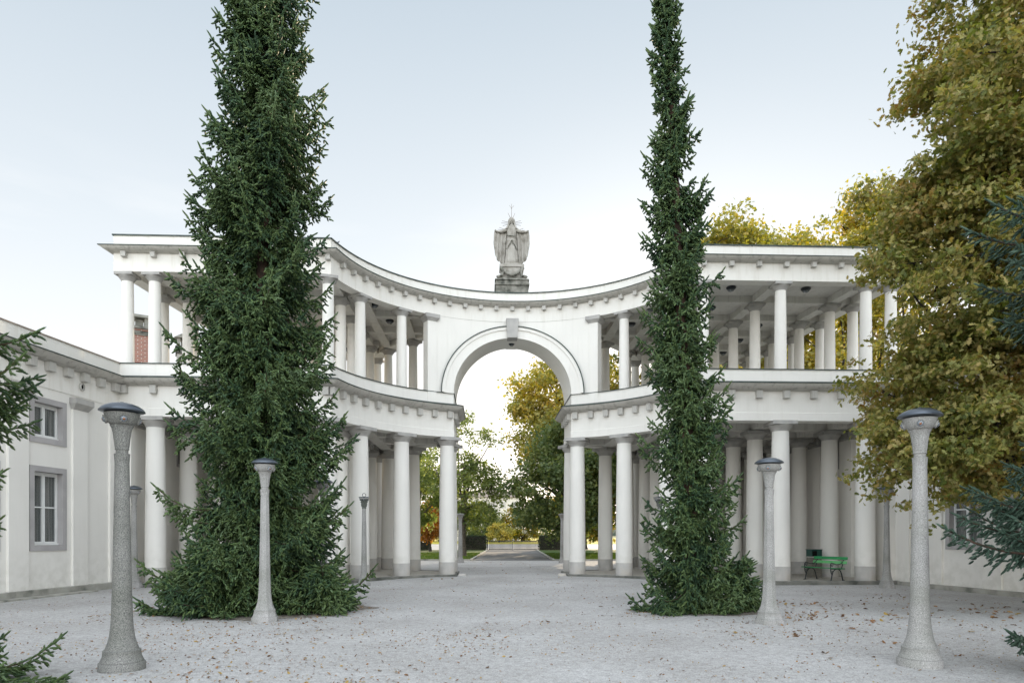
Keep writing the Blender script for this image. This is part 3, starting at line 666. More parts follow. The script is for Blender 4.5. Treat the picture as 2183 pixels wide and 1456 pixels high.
# ------------------------------------------------------------------ statue
def statue():
    g = empty('statue', W(.0, VM - .35, 11.0)[:3], PHI); g.location = W(0, 6.85, 11.28)
    tag(g, 'weathered stone statue of a robed woman spreading her cloak above the arch', 'statue')
    b = MB()      # pedestal, z from 0 (=11.0)
    b.box((0, 0, -.03), (1.30, .96, .62)); b.box((0, 0, .335), (1.38, 1.04, .11)); b.box((0, 0, .43), (1.28, .96, .10)); b.box((0, 0, .52), (1.38, 1.04, .07), 0, .96)
    b.box((0, 0, .60), (1.12, .84, .10), 0, .94)
    p = b.build('pedestal', M['statue_dirty'], g, bevel=.02)
    b = MB(); b.box((0, 0, .86), (.90, .66, .46)); b.box((0, 0, 1.12), (.98, .74, .12)); b.box((0, 0, 1.22), (.56, .50, .10)); b.build('plinth_block', M['statue'], p, bevel=.015)
    b = MB()      # volutes and garland
    for sx in (-1, 1):
        b.tube([(sx * .40, -.36, 1.03), (sx * .43, -.40, .98), (sx * .40, -.42, .92), (sx * .36, -.40, .86), (sx * .38, -.42, .74), (sx * .42, -.44, .66)], [.06, .07, .06, .05, .045, .06], 8)
        b.tube([(sx * .46, -.4, .68), (sx * .56, -.38, .64), (sx * .60, -.36, .68)], [.06, .07, .04], 8)
    pts = [(-.36 + .72 * i / 16, -.40 - .04 * math.sin(PI * i / 16), .93 - .22 * math.sin(PI * i / 16)) for i in range(17)]
    b.tube(pts, [.03 + .035 * math.sin(PI * i / 16) + .012 * (i % 2) for i in range(17)], 8); b.build('garland', M['statue_dirty'], p, smooth=True, angle=60)
    # figure: one continuous robe + torso + shoulders + neck + head surface
    z0 = 1.26; prof = [(0, .27, .20, 0), (.10, .27, .21, 0), (.35, .245, .19, 0), (.70, .22, .175, .01), (.98, .20, .16, .0), (1.13, .165, .14, 0), (1.30, .185, .15, 0), (1.45, .24, .15, 0), (1.53, .22, .13, 0),
            (1.585, .12, .105, -.01), (1.62, .07, .07, -.015), (1.655, .066, .07, -.02), (1.70, .085, .09, -.03), (1.76, .10, .108, -.03), (1.83, .098, .108, -.02), (1.89, .07, .08, -.01), (1.915, .02, .02, 0)]
    n = 64; vs = []; fs = []
    def interp(t):
        for i in range(len(prof) - 1):
            if prof[i][0] <= t <= prof[i + 1][0]:
                k = (t - prof[i][0]) / (prof[i + 1][0] - prof[i][0]); return [prof[i][j] + (prof[i + 1][j] - prof[i][j]) * k for j in (1, 2, 3)]
        return prof[-1][1:]
    m = 90
    for j in range(m):
        t = 1.915 * j / (m - 1); a_, b_, oy = interp(t)
        for i in range(n):
            th = 2 * PI * i / n; fold = 0
            if t < 1.5: fold = .09 * (1 - t / 1.6) * (.6 * math.sin(th * 11 + 1.3 * math.sin(t * 3)) + .4 * math.sin(th * 17 + t * 2))
            if .9 < t < 1.02: fold += .08 * math.sin((t - .9) / .12 * PI)
            x = a_ * (1 + fold) * math.cos(th); y = b_ * (1 + fold) * math.sin(th) + oy
            if t > 1.66 and math.sin(th) < -.3:      # face: brow, nose, mouth, chin
                c = math.cos(th); fr = max(0, -math.sin(th))
                nose = math.exp(-((t - 1.755) / .022) ** 2) * math.exp(-(c / .14) ** 2) * .028
                chin = math.exp(-((t - 1.685) / .015) ** 2) * math.exp(-(c / .3) ** 2) * .012
                eye = (math.exp(-((t - 1.785) / .014) ** 2) * (math.exp(-((c - .36) / .14) ** 2) + math.exp(-((c + .36) / .14) ** 2))) * -.014
                mouth = math.exp(-((t - 1.715) / .006) ** 2) * math.exp(-(c / .25) ** 2) * -.008
                y -= nose + chin + eye + mouth
            # bent right knee
            if .25 < t < .8 and math.sin(th) < 0: x_ = (x - .09) / .08; y -= .05 * math.exp(-x_ * x_) * math.sin((t - .25) / .55 * PI)
            vs.append((x, y, z0 + t))
    for j in range(m - 1):
        for i in range(n): k = (i + 1) % n; fs.append((j * n + i, j * n + k, (j + 1) * n + k, (j + 1) * n + i))
    fs.append(tuple(range(n - 1, -1, -1))); fs.append(tuple((m - 1) * n + i for i in range(n)))
    b = MB().add(vs, fs)
    # arms spread sideways, hands gripping the cloak hem
    for sx in (-1, 1):
        b.tube([(sx * .16, 0, z0 + 1.46), (sx * .28, -.03, z0 + 1.38), (sx * .40, -.06, z0 + 1.32), (sx * .52, -.08, z0 + 1.315), (sx * .62, -.09, z0 + 1.33)], [.075, .07, .055, .042, .030], 10)
        b.tube([(sx * .60, -.09, z0 + 1.33), (sx * .635, -.095, z0 + 1.335), (sx * .66, -.10, z0 + 1.335)], [.032, .042, .034], 8)
        for q in range(4): b.tube([(sx * .65, -.10, z0 + 1.355 - .016 * q), (sx * .68, -.115, z0 + 1.355 - .018 * q), (sx * (.695 - .004 * q), -.105, z0 + 1.335 - .018 * q)], [.010, .009, .007], 6)
        b.tube([(sx * .63, -.11, z0 + 1.36), (sx * .655, -.13, z0 + 1.37), (sx * .67, -.135, z0 + 1.36)], [.011, .010, .008], 6)
    f = b.build('figure', M['statue'], g, smooth=True, angle=70)
    # tunic hem ripples
    b = MB(); pts = []
    for i in range(41):
        x = -.22 + .44 * i / 40; zz = z0 + .92 + .36 * abs(x) / .22 * -1 * (1 if abs(x) > .04 else .2) + .02 * math.sin(i * 1.7); pts.append((x, -.19 - .02 * math.sin(i * 1.7) + .35 * x * x, zz))
    b.tube(pts, .018, 6)
    b.tube([(-.17, -.13, z0 + 1.14), (0, -.165, z0 + 1.12), (.17, -.13, z0 + 1.14)], .022, 8); b.build('tunic_hem', M['statue_dirty'], f, smooth=True)
    # veil and cloak
    b = MB(); vs = []; fs = []; n = 24; m = 14
    for j in range(m + 1):
        t = j / m; z = z0 + 1.93 - .50 * t; rx = .05 + .095 * math.sin(min(1, t * 3.2) * PI / 2) + .17 * max(0, t - .5) ** 1.3 * 2; ry = .05 + .10 * math.sin(min(1, t * 3.2) * PI / 2) + .04 * t
        for i in range(n + 1):
            th = -PI * .30 + (PI * 1.6) * i / n; vs.append((rx * math.cos(th), ry * math.sin(th) * .95 + .0, z))
    for j in range(m):
        for i in range(n): a = j * (n + 1) + i; fs.append((a, a + 1, a + n + 2, a + n + 1))
    o = b.add(vs, fs).build('veil', M['statue'], f, smooth=True, angle=80); mo = o.modifiers.new('thick', 'SOLIDIFY'); mo.thickness = .025
    for sx in (-1, 1):
        vs = []; fs = []; n = 40; m = 30
        for i in range(n + 1):
            p = i / n                     # 0 at body, 1 at outer edge
            xo = .10 + (.60) * p
            ztop = z0 + 1.50 - .20 * p if p < .6 else z0 + 1.38 - .06 * (p - .6) / .4
            zb_ = z0 + .02 + .52 * (1 - math.sqrt(max(0, 1 - p ** 2.2)))
            for j in range(m + 1):
                q = j / m; z = ztop + (zb_ - ztop) * q
                x = xo + .02 * math.sin(q * 5) * p; dep = .10 * math.sin(p * 26 - q * 5) * (.35 + .65 * q) * (1 - .3 * p)
                vs.append((sx * x, .06 - .13 * p + dep * .55 + .03 * q, z))
        for i in range(n):
            for j in range(m): a = i * (m + 1) + j; fs.append((a, a + 1, a + m + 2, a + m + 1))
        o = MB().add(vs, fs).build('cloak', M['statue'], f, smooth=True, angle=80); mo = o.modifiers.new('thick', 'SOLIDIFY'); mo.thickness = .035
    # halo rays and lightning rod
    for (x0_, z0_, x1_, z1_) in [(-.12, 1.74, -.38, 1.80), (-.12, 1.70, -.42, 1.71), (-.11, 1.67, -.36, 1.60), (.12, 1.74, .38, 1.82), (.12, 1.70, .42, 1.73), (.12, 1.66, .38, 1.62),
                                 (-.05, 1.92, -.14, 2.12), (.05, 1.92, .14, 2.12), (-.32, 1.47, -.50, 1.53), (-.35, 1.43, -.56, 1.45), (.32, 1.45, .48, 1.51), (.34, 1.42, .56, 1.43), (.34, 1.39, .50, 1.35)]:
        MB().tube([(x0_, .03, z0 + z0_), (x1_, .03, z0 + z1_)], [.009, .006], 6).build('halo_ray', M['rod'], g)
    b = MB().tube([(0, .05, z0 + 1.88), (0, .05, z0 + 2.50)], [.010, .006], 6); b.tube([(0, .05, z0 + 2.32), (-.09, .05, z0 + 2.44)], .005, 5); b.tube([(0, .05, z0 + 2.32), (.10, .05, z0 + 2.44)], .005, 5)
    b.lathe([(.001, -.03), (.02, 0), (.001, .03)], 10, (0, .05, z0 + 2.32)); b.build('lightning_rod', M['rod'], g)
statue()

# pigeon
def pigeon(loc, rz, label):
    vs = []; g = MB(); prof = [(.005, -.16), (.022, -.13), (.03, -.09), (.05, -.04), (.058, .01), (.048, .06), (.03, .085), (.026, .10), (.032, .115), (.028, .135), (.006, .155)]
    g.lathe(prof, 14)
    me = g.mesh('pigeon', M['pigeon'], True, 70)
    for v in me.vertices:
        x, y, z = v.co; k = max(0, z - .04); v.co = (z, x, y + .09 + (k * .9 if z > .04 else z * .2))
    o = obj('pigeon', me, None, loc, rz); tag(o, label, 'bird', 'pigeons perched on the colonnade')
    MB().tube([(.02, .015, 0), (.01, .015, .05)], .005, 5).add([(0, 0, 0)], []).build('leg', M['brass'], o); MB().tube([(.02, -.015, 0), (.01, -.015, .05)], .005, 5).build('leg', M['brass'], o)
a_ = -R(70.5); pigeon(W((RF + .2) * math.sin(a_), (RF + .2) * math.cos(a_), 11.22), .6, 'small grey pigeon on the curved parapet right of the large spruce')

# ------------------------------------------------------------------ lamp posts
def lamp(kind, x, y, s, label, rz=0, mat='granite', dome='metal_blue', lens_n=4, h=3.28):
    z = gz(x, y); g = empty('lamp_post', (x, y, z), rz); tag(g, label, 'street lamp', 'stone lamp posts of the forecourt'); k = h / 3.37
    G = M[mat]
    def pr(L): return [(r * s, z_ * k) for r, z_ in L]
    nseg = {'round': 40, 'octagon': 8, 'square': 8}[kind if kind in ('round', 'octagon') else 'square']; ph = 0 if kind == 'round' else PI / 8
    base = [(.296, -.03), (.296, .088), (.292, .096), (.272, .100), (.274, .112), (.270, .122), (.262, .135), (.245, .175), (.237, .228), (.240, .238), (.238, .25), (.219, .256)]
    MB().lathe(pr(base), 40 if kind == 'round' else nseg, ph=ph).build('base', G, g, smooth=True, angle=28)
    shaft = [(.218, .25), (.205, .285), (.180, .345), (.160, .42), (.145, .52), (.136, .64), (.125, .95), (.114, 1.4), (.104, 1.9), (.096, 2.35), (.091, 2.60)]
    MB().lathe(pr(shaft), 40 if kind == 'round' else nseg, ph=ph).build('shaft', G, g, smooth=True, angle=28)
    if kind in ('round', 'octagon'):
        def flute(r, z_, a): return r * (1 - .05 * (.5 + .5 * math.cos(a * 16)))
        MB().lathe(pr([(.090, 2.58), (.092, 2.60), (.100, 2.70), (.103, 2.71), (.080, 2.712)]), 96, rad=flute).build('collar', G, g, smooth=True, angle=50)
        MB().lathe(pr([(.078, 2.70), (.078, 2.755), (.088, 2.760), (.090, 2.772), (.086, 2.782)]), 32).build('neck', G, g, smooth=True)
        def petal(r, z_, a):
            return r * (1 + .045 * abs(math.cos(a * 5)) - .03 * (.5 + .5 * math.cos(a * 20)))
        MB().lathe(pr([(.084, 2.78), (.088, 2.80), (.098, 2.88), (.110, 2.97), (.124, 3.03), (.148, 3.065), (.120, 3.07)]), 100, rad=petal).build('capital', G, g, smooth=True, angle=60)
        bw = MB().lathe(pr([(.118, 3.06), (.150, 3.075), (.185, 3.11), (.210, 3.155), (.219, 3.20), (.225, 3.215)]), 40).build('bowl', G, g, smooth=True)
        for q in range(lens_n):
            a = 2 * PI * q / lens_n - PI / 2 + .62; r = .198 * s; c = (r * math.cos(a), r * math.sin(a), 3.135 * k)
            ring = MB().lathe([(.056 * s, -.012), (.062 * s, .016), (.048 * s, .018), (.044 * s, -.01)], 18).build('lamp_socket', G, bw, c, smooth=True)
            ring.rotation_euler = Vector((math.cos(a), math.sin(a), -.35)).to_track_quat('Z', 'Y').to_euler()
            le = MB().lathe([(.047 * s, .0), (.042 * s, .022), (.026 * s, .038), (.002, .045)], 16).build('bulb', M['lens'], bw, c, smooth=True); le.rotation_euler = ring.rotation_euler
            le2 = MB().lathe([(.020 * s, .03), (.016 * s, .041), (.002, .0465)], 10).build('bulb_cap', M['brass'], bw, c, smooth=True); le2.rotation_euler = ring.rotation_euler
        MB().lathe(pr([(.20, 3.225), (.270, 3.235), (.292, 3.243), (.290, 3.252), (.268, 3.278), (.22, 3.308), (.15, 3.335), (.07, 3.350), (.03, 3.353), (.022, 3.362), (.001, 3.364)]), 48).build('dome_cover', M[dome], g, smooth=True, angle=40)
    else:
        # corinthian capital with plate and ring
        MB().lathe(pr([(.085, 2.60), (.10, 2.61), (.10, 2.635), (.082, 2.65), (.084, 2.80), (.11, 2.90), (.125, 2.915)]), 16).build('capital', M['granite_dark'], g, smooth=True)
        b = MB()
        for lv, (z0, z1, r0, r1, n) in enumerate(((2.66, 2.76, .085, .13, 8), (2.72, 2.84, .088, .15, 8))):
            for q in range(n):
                a = 2 * PI * (q + .5 * lv) / n; ca, sa = math.cos(a), math.sin(a)
                b.tube([(r * s * ca, r * s * sa, z_ * k) for r, z_ in ((r0, z0), (r0 + .02, (z0 + z1) / 2), (r1, z1), (r1 + .012, z1 - .025))], [.028 * s, .026 * s, .018 * s, .008], 6)
        for q in range(4):
            a = PI / 4 + q * PI / 2; ca, sa = math.cos(a), math.sin(a)
            b.tube([(r * s * ca, r * s * sa, z_ * k) for r, z_ in ((.10, 2.78), (.14, 2.86), (.195, 2.91), (.215, 2.885), (.20, 2.865))], [.02, .022, .022, .018, .010], 6)
        b.build('acanthus_leaves', M['granite_dark'], g, smooth=True, angle=60)
        MB().box((0, 0, 2.945 * k), (.36 * s * 1.1, .36 * s * 1.1, .045)).build('abacus', G, g, bevel=.008)
        MB().box((0, 0, 2.985 * k), (.37 * s * 1.15, .37 * s * 1.15, .02)).build('cover_plate', M['metal_blue'], g)
        b = MB(); b.tube([(.055 * math.cos(t), 0, 2.995 * k + .065 + .055 * math.sin(t)) for t in [2 * PI * i / 20 for i in range(21)]], .009, 6); b.build('lifting_ring', M['iron'], g, smooth=True)
        for q in range(4):
            a = q * PI / 2; le = MB().lathe([(.03, 0), (.025, .02), (.002, .032)], 12).build('bulb', M['lens'], g, (.16 * s * math.cos(a), .16 * s * math.sin(a), 2.90 * k), smooth=True)
            le.rotation_euler = Vector((math.cos(a), math.sin(a), -.3)).to_track_quat('Z', 'Y').to_euler()
    return g
lamp('round', -4.81, 8.42, .885, 'grey granite lamp post nearest the camera at left, darkest and most speckled', .0, 'granite', h=3.30)
lamp('round', 5.18, 8.67, .885, 'pale granite lamp post standing in front of the oak at the right', .45, 'granite_light', h=3.28)
lamp('octagon', -4.75, 13.12, .85, 'slim eight sided lamp post in front of the large left spruce', .2, 'granite_light', h=3.15)
lamp('octagon', 4.82, 12.8, .90, 'lamp post beside the foot of the slender right spruce', .5, 'granite_light', h=3.12)
lamp('octagon', -11.85, 21.4, .84, 'lamp post half hidden behind the nearest left lamp at the corner of the wing', .8, 'granite_light', h=3.22)
lamp('octagon', 11.72, 21.35, .84, 'lamp post below the oak crown beside the end column right of the bench', .3, 'granite_light', h=3.22)
lamp('square', -4.80, 22.15, .72, 'short lamp post with leafy capital and ring right of the large spruce', .1, 'granite_light', h=3.24)
lamp('square', 4.82, 22.3, .72, 'short lamp post with leafy capital partly behind the slender right spruce', .3, 'granite_light', h=3.24)
lamp('octagon', -4.78, 17.3, .85, 'lamp post mostly hidden behind the right side of the large left spruce', .1, 'granite_light', h=3.1)
def far_lamp(x, y, label):
    g = empty('lamp_post', (x, y, .07)); tag(g, label, 'street lamp', 'stone lamp posts of the forecourt')
    MB().lathe([(.22, 0), (.22, .12), (.16, .22), (.13, .35)], 20).build('base', M['granite_light'], g, smooth=True)
    MB().lathe([(.135, .3), (.12, 1.2), (.10, 2.45)], 20).build('shaft', M['granite_light'], g, smooth=True)
    MB().lathe([(.10, 2.44), (.12, 2.55), (.16, 2.68), (.23, 2.74), (.23, 2.78)], 24).build('capital', M['granite_light'], g, smooth=True)
    MB().lathe([(.25, 2.77), (.25, 2.80), (.15, 2.84), (.001, 2.85)], 24).build('dome_cover', M['granite'], g, smooth=True)
far_lamp(-2.98, 39.3, 'lamp post beyond the arch just right of the left inner column'); far_lamp(2.90, 39.3, 'lamp post beyond the arch in front of the dark tree at right')

# ------------------------------------------------------------------ bench and bin
def bench():
    g = empty('park_bench', (10.62, 23.25, .14), R(-65.2)); tag(g, 'green slatted bench with black scrolled iron ends between the right columns', 'bench')
    for i in range(5):
        y = -.27 + .105 * i; MB().box((0, y, .425 - .006 * i), (1.36, .085, .03)).build('seat_slat', M['bench'], g, bevel=.006)
    for z, m_ in ((.60, 'bench_pale'), (.74, 'bench')):
        o = MB().box((0, 0, 0), (1.36, .028, .10)).build('back_slat', M[m_], g, (0, .225 + (z - .43) * .30, z), bevel=.006); o.rotation_euler = (-.29, 0, 0)
        if m_ == 'bench_pale': o['label'] = 'faded paler green back slat'
    for x in (-.53, .53):
        b = MB(); r = .018
        b.tube([(x, -.29, 0), (x, -.27, .06), (x, -.235, .20), (x, -.19, .31), (x, -.08, .385), (x, .05, .39), (x, .16, .32), (x, .22, .20), (x, .255, .06), (x, .29, 0)], [.022] + [r] * 8 + [.022], 8)
        b.box((x, -.30, .008), (.05, .09, .016)); b.box((x, .30, .008), (.05, .09, .016))
        b.tube([(x, -.30, .40), (x, .20, .39), (x, .25, .50), (x, .285, .62), (x, .335, .79)], [.016, .016, .017, .016, .014], 8)
        b.tube([(x, -.235, .20), (x, -.285, .27), (x, -.31, .36), (x, -.30, .42), (x, -.315, .50), (x, -.30, .565), (x, -.25, .595), (x, -.16, .57), (x, -.02, .535), (x, .12, .545), (x, .20, .58), (x, .265, .64)], [.014] * 12, 8)
        b.tube([(x, -.25 + (.065 - .0085 * i) * math.cos(-.6 + i * .75) * 1.0, .52 + (.065 - .0085 * i) * math.sin(-.6 + i * .75)) if False else (x, -.245 + (.07 - .0055 * i) * math.cos(1.6 - i * .62), .525 + (.07 - .0055 * i) * math.sin(1.6 - i * .62)) for i in range(12)], .011, 6)
        b.tube([(x, -.26 + (.05 - .0045 * i) * math.cos(i * .7), .30 + (.05 - .0045 * i) * math.sin(i * .7)) for i in range(9)], .011, 6)
        b.build('end_frame', M['iron'], g, smooth=True, angle=50)
bench()
def bin_():
    g = empty('litter_bin', (10.95, 24.75, .14), R(12)); tag(g, 'square aggregate litter bin with dark green hood behind the green bench', 'litter bin')
    MB().box((0, 0, .36), (.40, .34, .72)).build('body', M['bin_stone'], g, bevel=.015)
    MB().box((0, 0, .735), (.41, .35, .03)).build('rim', M['cornice'], g)
    b = MB(); b.box((0, .155, .865), (.40, .03, .23)); b.box((.185, 0, .865), (.03, .28, .23)); b.box((-.185, 0, .865), (.03, .28, .23)); b.box((0, 0, .995), (.43, .37, .03)); b.box((0.11, -.155, .865), (.19, .03, .23)); b.box((0, -.155, .965), (.40, .031, .03))
    b.build('hood', M['bin_green'], g, bevel=.004); MB().box((-.02, .02, .85), (.30, .24, .2)).build('opening', M['black'], g)
bin_()

# ------------------------------------------------------------------ park gate, hedges, far things
g = empty('park_gate', (.08, 72.6, .08)); tag(g, 'low black metal double gate across the path beyond the arch', 'gate')
for s in (-1, 1):
    b = MB()
    for z in (.10, .98): b.box((s * 1.32, 0, z), (2.5, .05, .07))
    for i in range(21): b.box((s * (.14 + .118 * i), 0, .55), (.060, .04, 1.0))
    b.build('gate_leaf', M['iron'], g)
    MB().box((s * 2.68, 0, .58), (.10, .10, 1.16)).build('gate_post', M['iron'], g)
MB().box((0, 0, .56), (.09, .07, 1.12)).build('centre_stile', M['iron'], g)

def leaf_quads(P, Nrm, size, aspect=.7, droop=.15, seed=1):
    """P Nx3 positions, Nrm Nx3 rough normals: kite leaves, two triangles each"""
    r = np.random.default_rng(seed); n = len(P)
    Nn = Nrm / (np.linalg.norm(Nrm, axis=1, keepdims=True) + 1e-9)
    t = r.normal(size=(n, 3)); t -= (t * Nn).sum(1, keepdims=True) * Nn; t /= np.linalg.norm(t, axis=1, keepdims=True) + 1e-9
    s = np.cross(Nn, t); L = size * r.uniform(.6, 1.25, (n, 1)); Wd = L * aspect / 2
    a = P - t * L / 2; c = P + t * L / 2; b = P + s * Wd + Nn * L * droop * .5; d = P - s * Wd + Nn * L * droop * .5
    V = np.stack([a, b, c, d], 1).reshape(-1, 3); i = np.arange(n)[:, None] * 4
    T = np.concatenate([i + [0, 1, 2], i + [0, 2, 3]], 1).reshape(-1, 3)
    return V, T
OAK = np.array([(0, 0), (.10, .10), (.20, .22), (.10, .27), (.30, .45), (.13, .50), (.27, .72), (.12, .76), (0, 1.0), (-.12, .78), (-.26, .70), (-.13, .52), (-.31, .43), (-.11, .28), (-.19, .20), (-.09, .10)])
def oak_leaves(P, Nrm, size, seed=1):
    r = np.random.default_rng(seed); n = len(P)
    Nn = Nrm / (np.linalg.norm(Nrm, axis=1, keepdims=True) + 1e-9)
    t = r.normal(size=(n, 3)); t[:, 2] -= .5; t -= (t * Nn).sum(1, keepdims=True) * Nn; t /= np.linalg.norm(t, axis=1, keepdims=True) + 1e-9
    s = np.cross(Nn, t); L = size * r.uniform(.65, 1.2, n); cup = r.uniform(-.25, .45, n)
    k = len(OAK); x = OAK[:, 0]; y = OAK[:, 1]
    V = P[:, None, :] + L[:, None, None] * (x[None, :, None] * 1.15 * s[:, None, :] + (y[None, :, None] - .5) * t[:, None, :] + (cup[:, None, None] * (np.abs(x)[None, :, None] * .8 - (y[None, :, None] - .5) ** 2 * .5)) * Nn[:, None, :])
    C = P[:, None, :] + 0 * V[:, :1, :]
    V = np.concatenate([V, C], 1).reshape(-1, 3); base = np.arange(n)[:, None, None] * (k + 1)
    tri = np.array([(k, i, (i + 1) % k) for i in range(k)]); T = (base + tri[None]).reshape(-1, 3)
    return V, T
def hedge(x0, x1, y0, y1, h, label):
    g = empty('hedge', ((x0 + x1) / 2, (y0 + y1) / 2, .09)); tag(g, label, 'hedge', 'clipped hedges by the park gate')
    hx, hy = (x1 - x0) / 2, (y1 - y0) / 2; MB().box((0, 0, h / 2), (2 * hx - .15, 2 * hy - .15, h - .1)).build('branches', M['bark_oak'], g)
    n = int(2600 * hx); r = np.random.default_rng(int(abs(x0) * 10))
    P = np.stack([r.uniform(-hx, hx, n), r.uniform(-hy, hy, n), r.uniform(.02, h, n)], 1); f = r.integers(0, 3, n)
    P[f == 0, 1] = -hy; P[f == 1, 2] = h; P[f == 2, 0] = np.sign(P[f == 2, 0]) * hx; P += r.normal(0, .05, P.shape)
    V, T = leaf_quads(P, r.normal(size=(n, 3)) + [0, -.6, .5], .09, seed=3); obj('foliage', tri_mesh('hedge', V, T, M['hedge']), g)
hedge(-14, -8.6, 70.6, 71.9, 1.45, 'dark clipped hedge seen between the left lower columns'); hedge(-5.4, -2.75, 71.2, 72.4, 1.5, 'dark clipped hedge joined to the left side of the park gate')
hedge(2.9, 5.6, 71.2, 72.4, 1.5, 'dark clipped hedge joined to the right side of the park gate')

# ------------------------------------------------------------------ broadleaf trees
def limb(b, p0, p1, r0, r1, rnd, n=7, wob=.12):
    p0 = Vector(p0); p1 = Vector(p1); L = (p1 - p0).length; pts = []
    up = Vector((0, 0, 1)); off = Vector((rnd.uniform(-1, 1), rnd.uniform(-1, 1), rnd.uniform(-.3, .8))) * L * wob
    for i in range(n):
        t = i / (n - 1); pts.append(p0.lerp(p1, t) + off * math.sin(PI * t) + Vector((rnd.uniform(-1, 1), rnd.uniform(-1, 1), rnd.uniform(-1, 1))) * L * .012)
    b.tube(pts, [r0 + (r1 - r0) * (i / (n - 1)) ** .8 for i in range(n)], 7); return pts
def broadleaf(name, base, trunk_h, trunk_r, blobs, ncl, nleaf, size, mat, bark, label, seed, clr=.55, group=None, kind='kite', shell=.55, nlimb=14, hole=None, lean=(0, 0), sub=0):
    """blobs: list of (cx,cy,cz,rx,ry,rz,weight) relative to base"""
    rnd = random.Random(seed); r = np.random.default_rng(seed)
    g = empty(name, base); tag(g, label, 'tree', group)
    wts = np.array([bb[6] for bb in blobs], float); wts /= wts.sum(); ci = r.choice(len(blobs), ncl, p=wts); B = np.array([bb[:6] for bb in blobs])[ci]
    d = r.normal(size=(ncl, 3)); d /= np.linalg.norm(d, axis=1, keepdims=True); rad = shell + (1 - shell) * r.uniform(0, 1, (ncl, 1)) ** .7
    rad[r.uniform(size=ncl) < .10] *= (1.05 if kind == 'oak' else 1.13)
    Cn = B[:, :3] + d * rad * B[:, 3:]; keep = Cn[:, 2] > .6
    if hole is not None: keep &= hole(Cn)
    Cn = Cn[keep]; d = d[keep]
    if sub:      # each bough carries many small leaf rosettes on its outer and upper side
        q = r.normal(size=(len(Cn), sub, 3)); q /= np.linalg.norm(q, axis=2, keepdims=True); q[:, :, 2] = np.where(r.uniform(size=q.shape[:2]) < .7, np.abs(q[:, :, 2]), q[:, :, 2])
        br_ = r.uniform(.55, 1.0, (len(Cn), 1, 1)); S_ = Cn[:, None, :] + q * br_ * np.array([1.05, 1.05, .62]) * r.uniform(.6, 1.0, (len(Cn), sub, 1))
        big = Cn; Cn = S_.reshape(-1, 3); d = (q * .8 + d[:, None, :] * .4).reshape(-1, 3)
        k_ = (Cn[:, 2] > .5); Cn = Cn[k_]; d = d[k_]
    ncl = len(Cn)
    b = MB(); top = Vector((lean[0], lean[1], trunk_h)); tp = limb(b, (0, 0, -.1), top, trunk_r * 1.15, trunk_r * .6, rnd, 9, .03)
    b.tube([(0, 0, -.1), (0, 0, .5)], [trunk_r * 1.6, trunk_r * 1.05], 10)
    tips = [Cn[i] for i in r.choice(ncl, min(nlimb, ncl), replace=False)]; nodes = []
    for c in tips:
        st = tp[rnd.randint(3, 8)]; pts = limb(b, st, c, trunk_r * .38, .02, rnd, 9, .10); nodes += pts[3:]
    nodes_a = np.array([tuple(p) for p in nodes])
    for i in r.choice(ncl, min(nlimb * 5, ncl), replace=False):
        c = Cn[i]; j = np.argmin(((nodes_a - c) ** 2).sum(1)); 
        if np.linalg.norm(nodes_a[j] - c) < 3.5: limb(b, nodes_a[j], c, max(.018, trunk_r * .12), .008, rnd, 5, .12)
    b.build('trunk', M[bark], g, smooth=True, angle=70)
    k = max(1, nleaf // ncl); cr = clr * r.uniform(.6, 1.25, (ncl, 1, 1)); off = r.normal(size=(ncl, k, 3)) * cr * np.array([1, 1, .62]) * .6
    P = (Cn[:, None, :] + off).reshape(-1, 3); Nn = (d[:, None, :] * .5 + r.normal(size=(ncl, k, 3)) * .75 + np.array([0, 0, .45])).reshape(-1, 3)
    kp = P[:, 2] > .15; P = P[kp]; Nn = Nn[kp]
    V, T = (oak_leaves if kind == 'oak' else leaf_quads)(P, Nn, size, seed=seed)
    obj('crown', tri_mesh('crown', V, T, M[mat]), g)
    return g

# the oak at the right
broadleaf('oak_tree', (11.6, 14.4, 0), 5.2, .34,
    [(.6, .2, 3.5, 3.2, 2.6, 1.2, .9), (-2.2, 0, 3.45, 1.8, 1.7, 1.35, 1.0), (-.2, .2, 14.2, 2.0, 2.4, 2.2, .6), (-2.3, -.3, 9.9, 1.5, 1.6, 1.7, .5), (-1.7, -.8, 7.4, 2.4, 2.0, 3.0, 1.0), (-.8, -.6, 10.6, 2.2, 2.0, 2.6, .9), (-.4, 0, 6.2, 4.0, 3.3, 2.2, 1.6), (-.4, 0, 8.8, 3.5, 3.2, 2.6, 1.6), (.3, 0, 12.0, 3.1, 3.0, 3.0, 1.7), (-1.5, 0, 4.4, 2.6, 2.3, 1.7, 1.15), (1.0, 0, 5.0, 2.6, 2.6, 2.0, .6), (-2.3, .3, 7.2, 1.7, 2.0, 1.7, .5), (-1.3, -.6, 3.35, 2.6, 1.9, 1.15, 1.0), (.4, 0, 15.5, 2.7, 2.6, 2.4, .7), (-2.4, .2, 9.6, 1.3, 1.6, 1.2, .25)],
    400, 185000, .135, 'oak', 'bark_oak', 'large oak with olive and yellowing leaves overhanging the right side of the forecourt', 21, clr=.24, kind='oak', shell=.45, nlimb=26, sub=16)
GT = 'trees beyond the colonnade'
broadleaf('broadleaf_tree', (3.9, 45.5, .07), 4.5, .35, [(-.6, 0, 4.6, 3.6, 3.0, 3.2, 1.4), (.8, 0, 7.0, 3.0, 3.0, 2.8, 1)], 260, 26000, .26, 'green_tree', 'bark_oak', 'dense dark green tree right of the path seen through the arch', 31, clr=.75, group=GT)
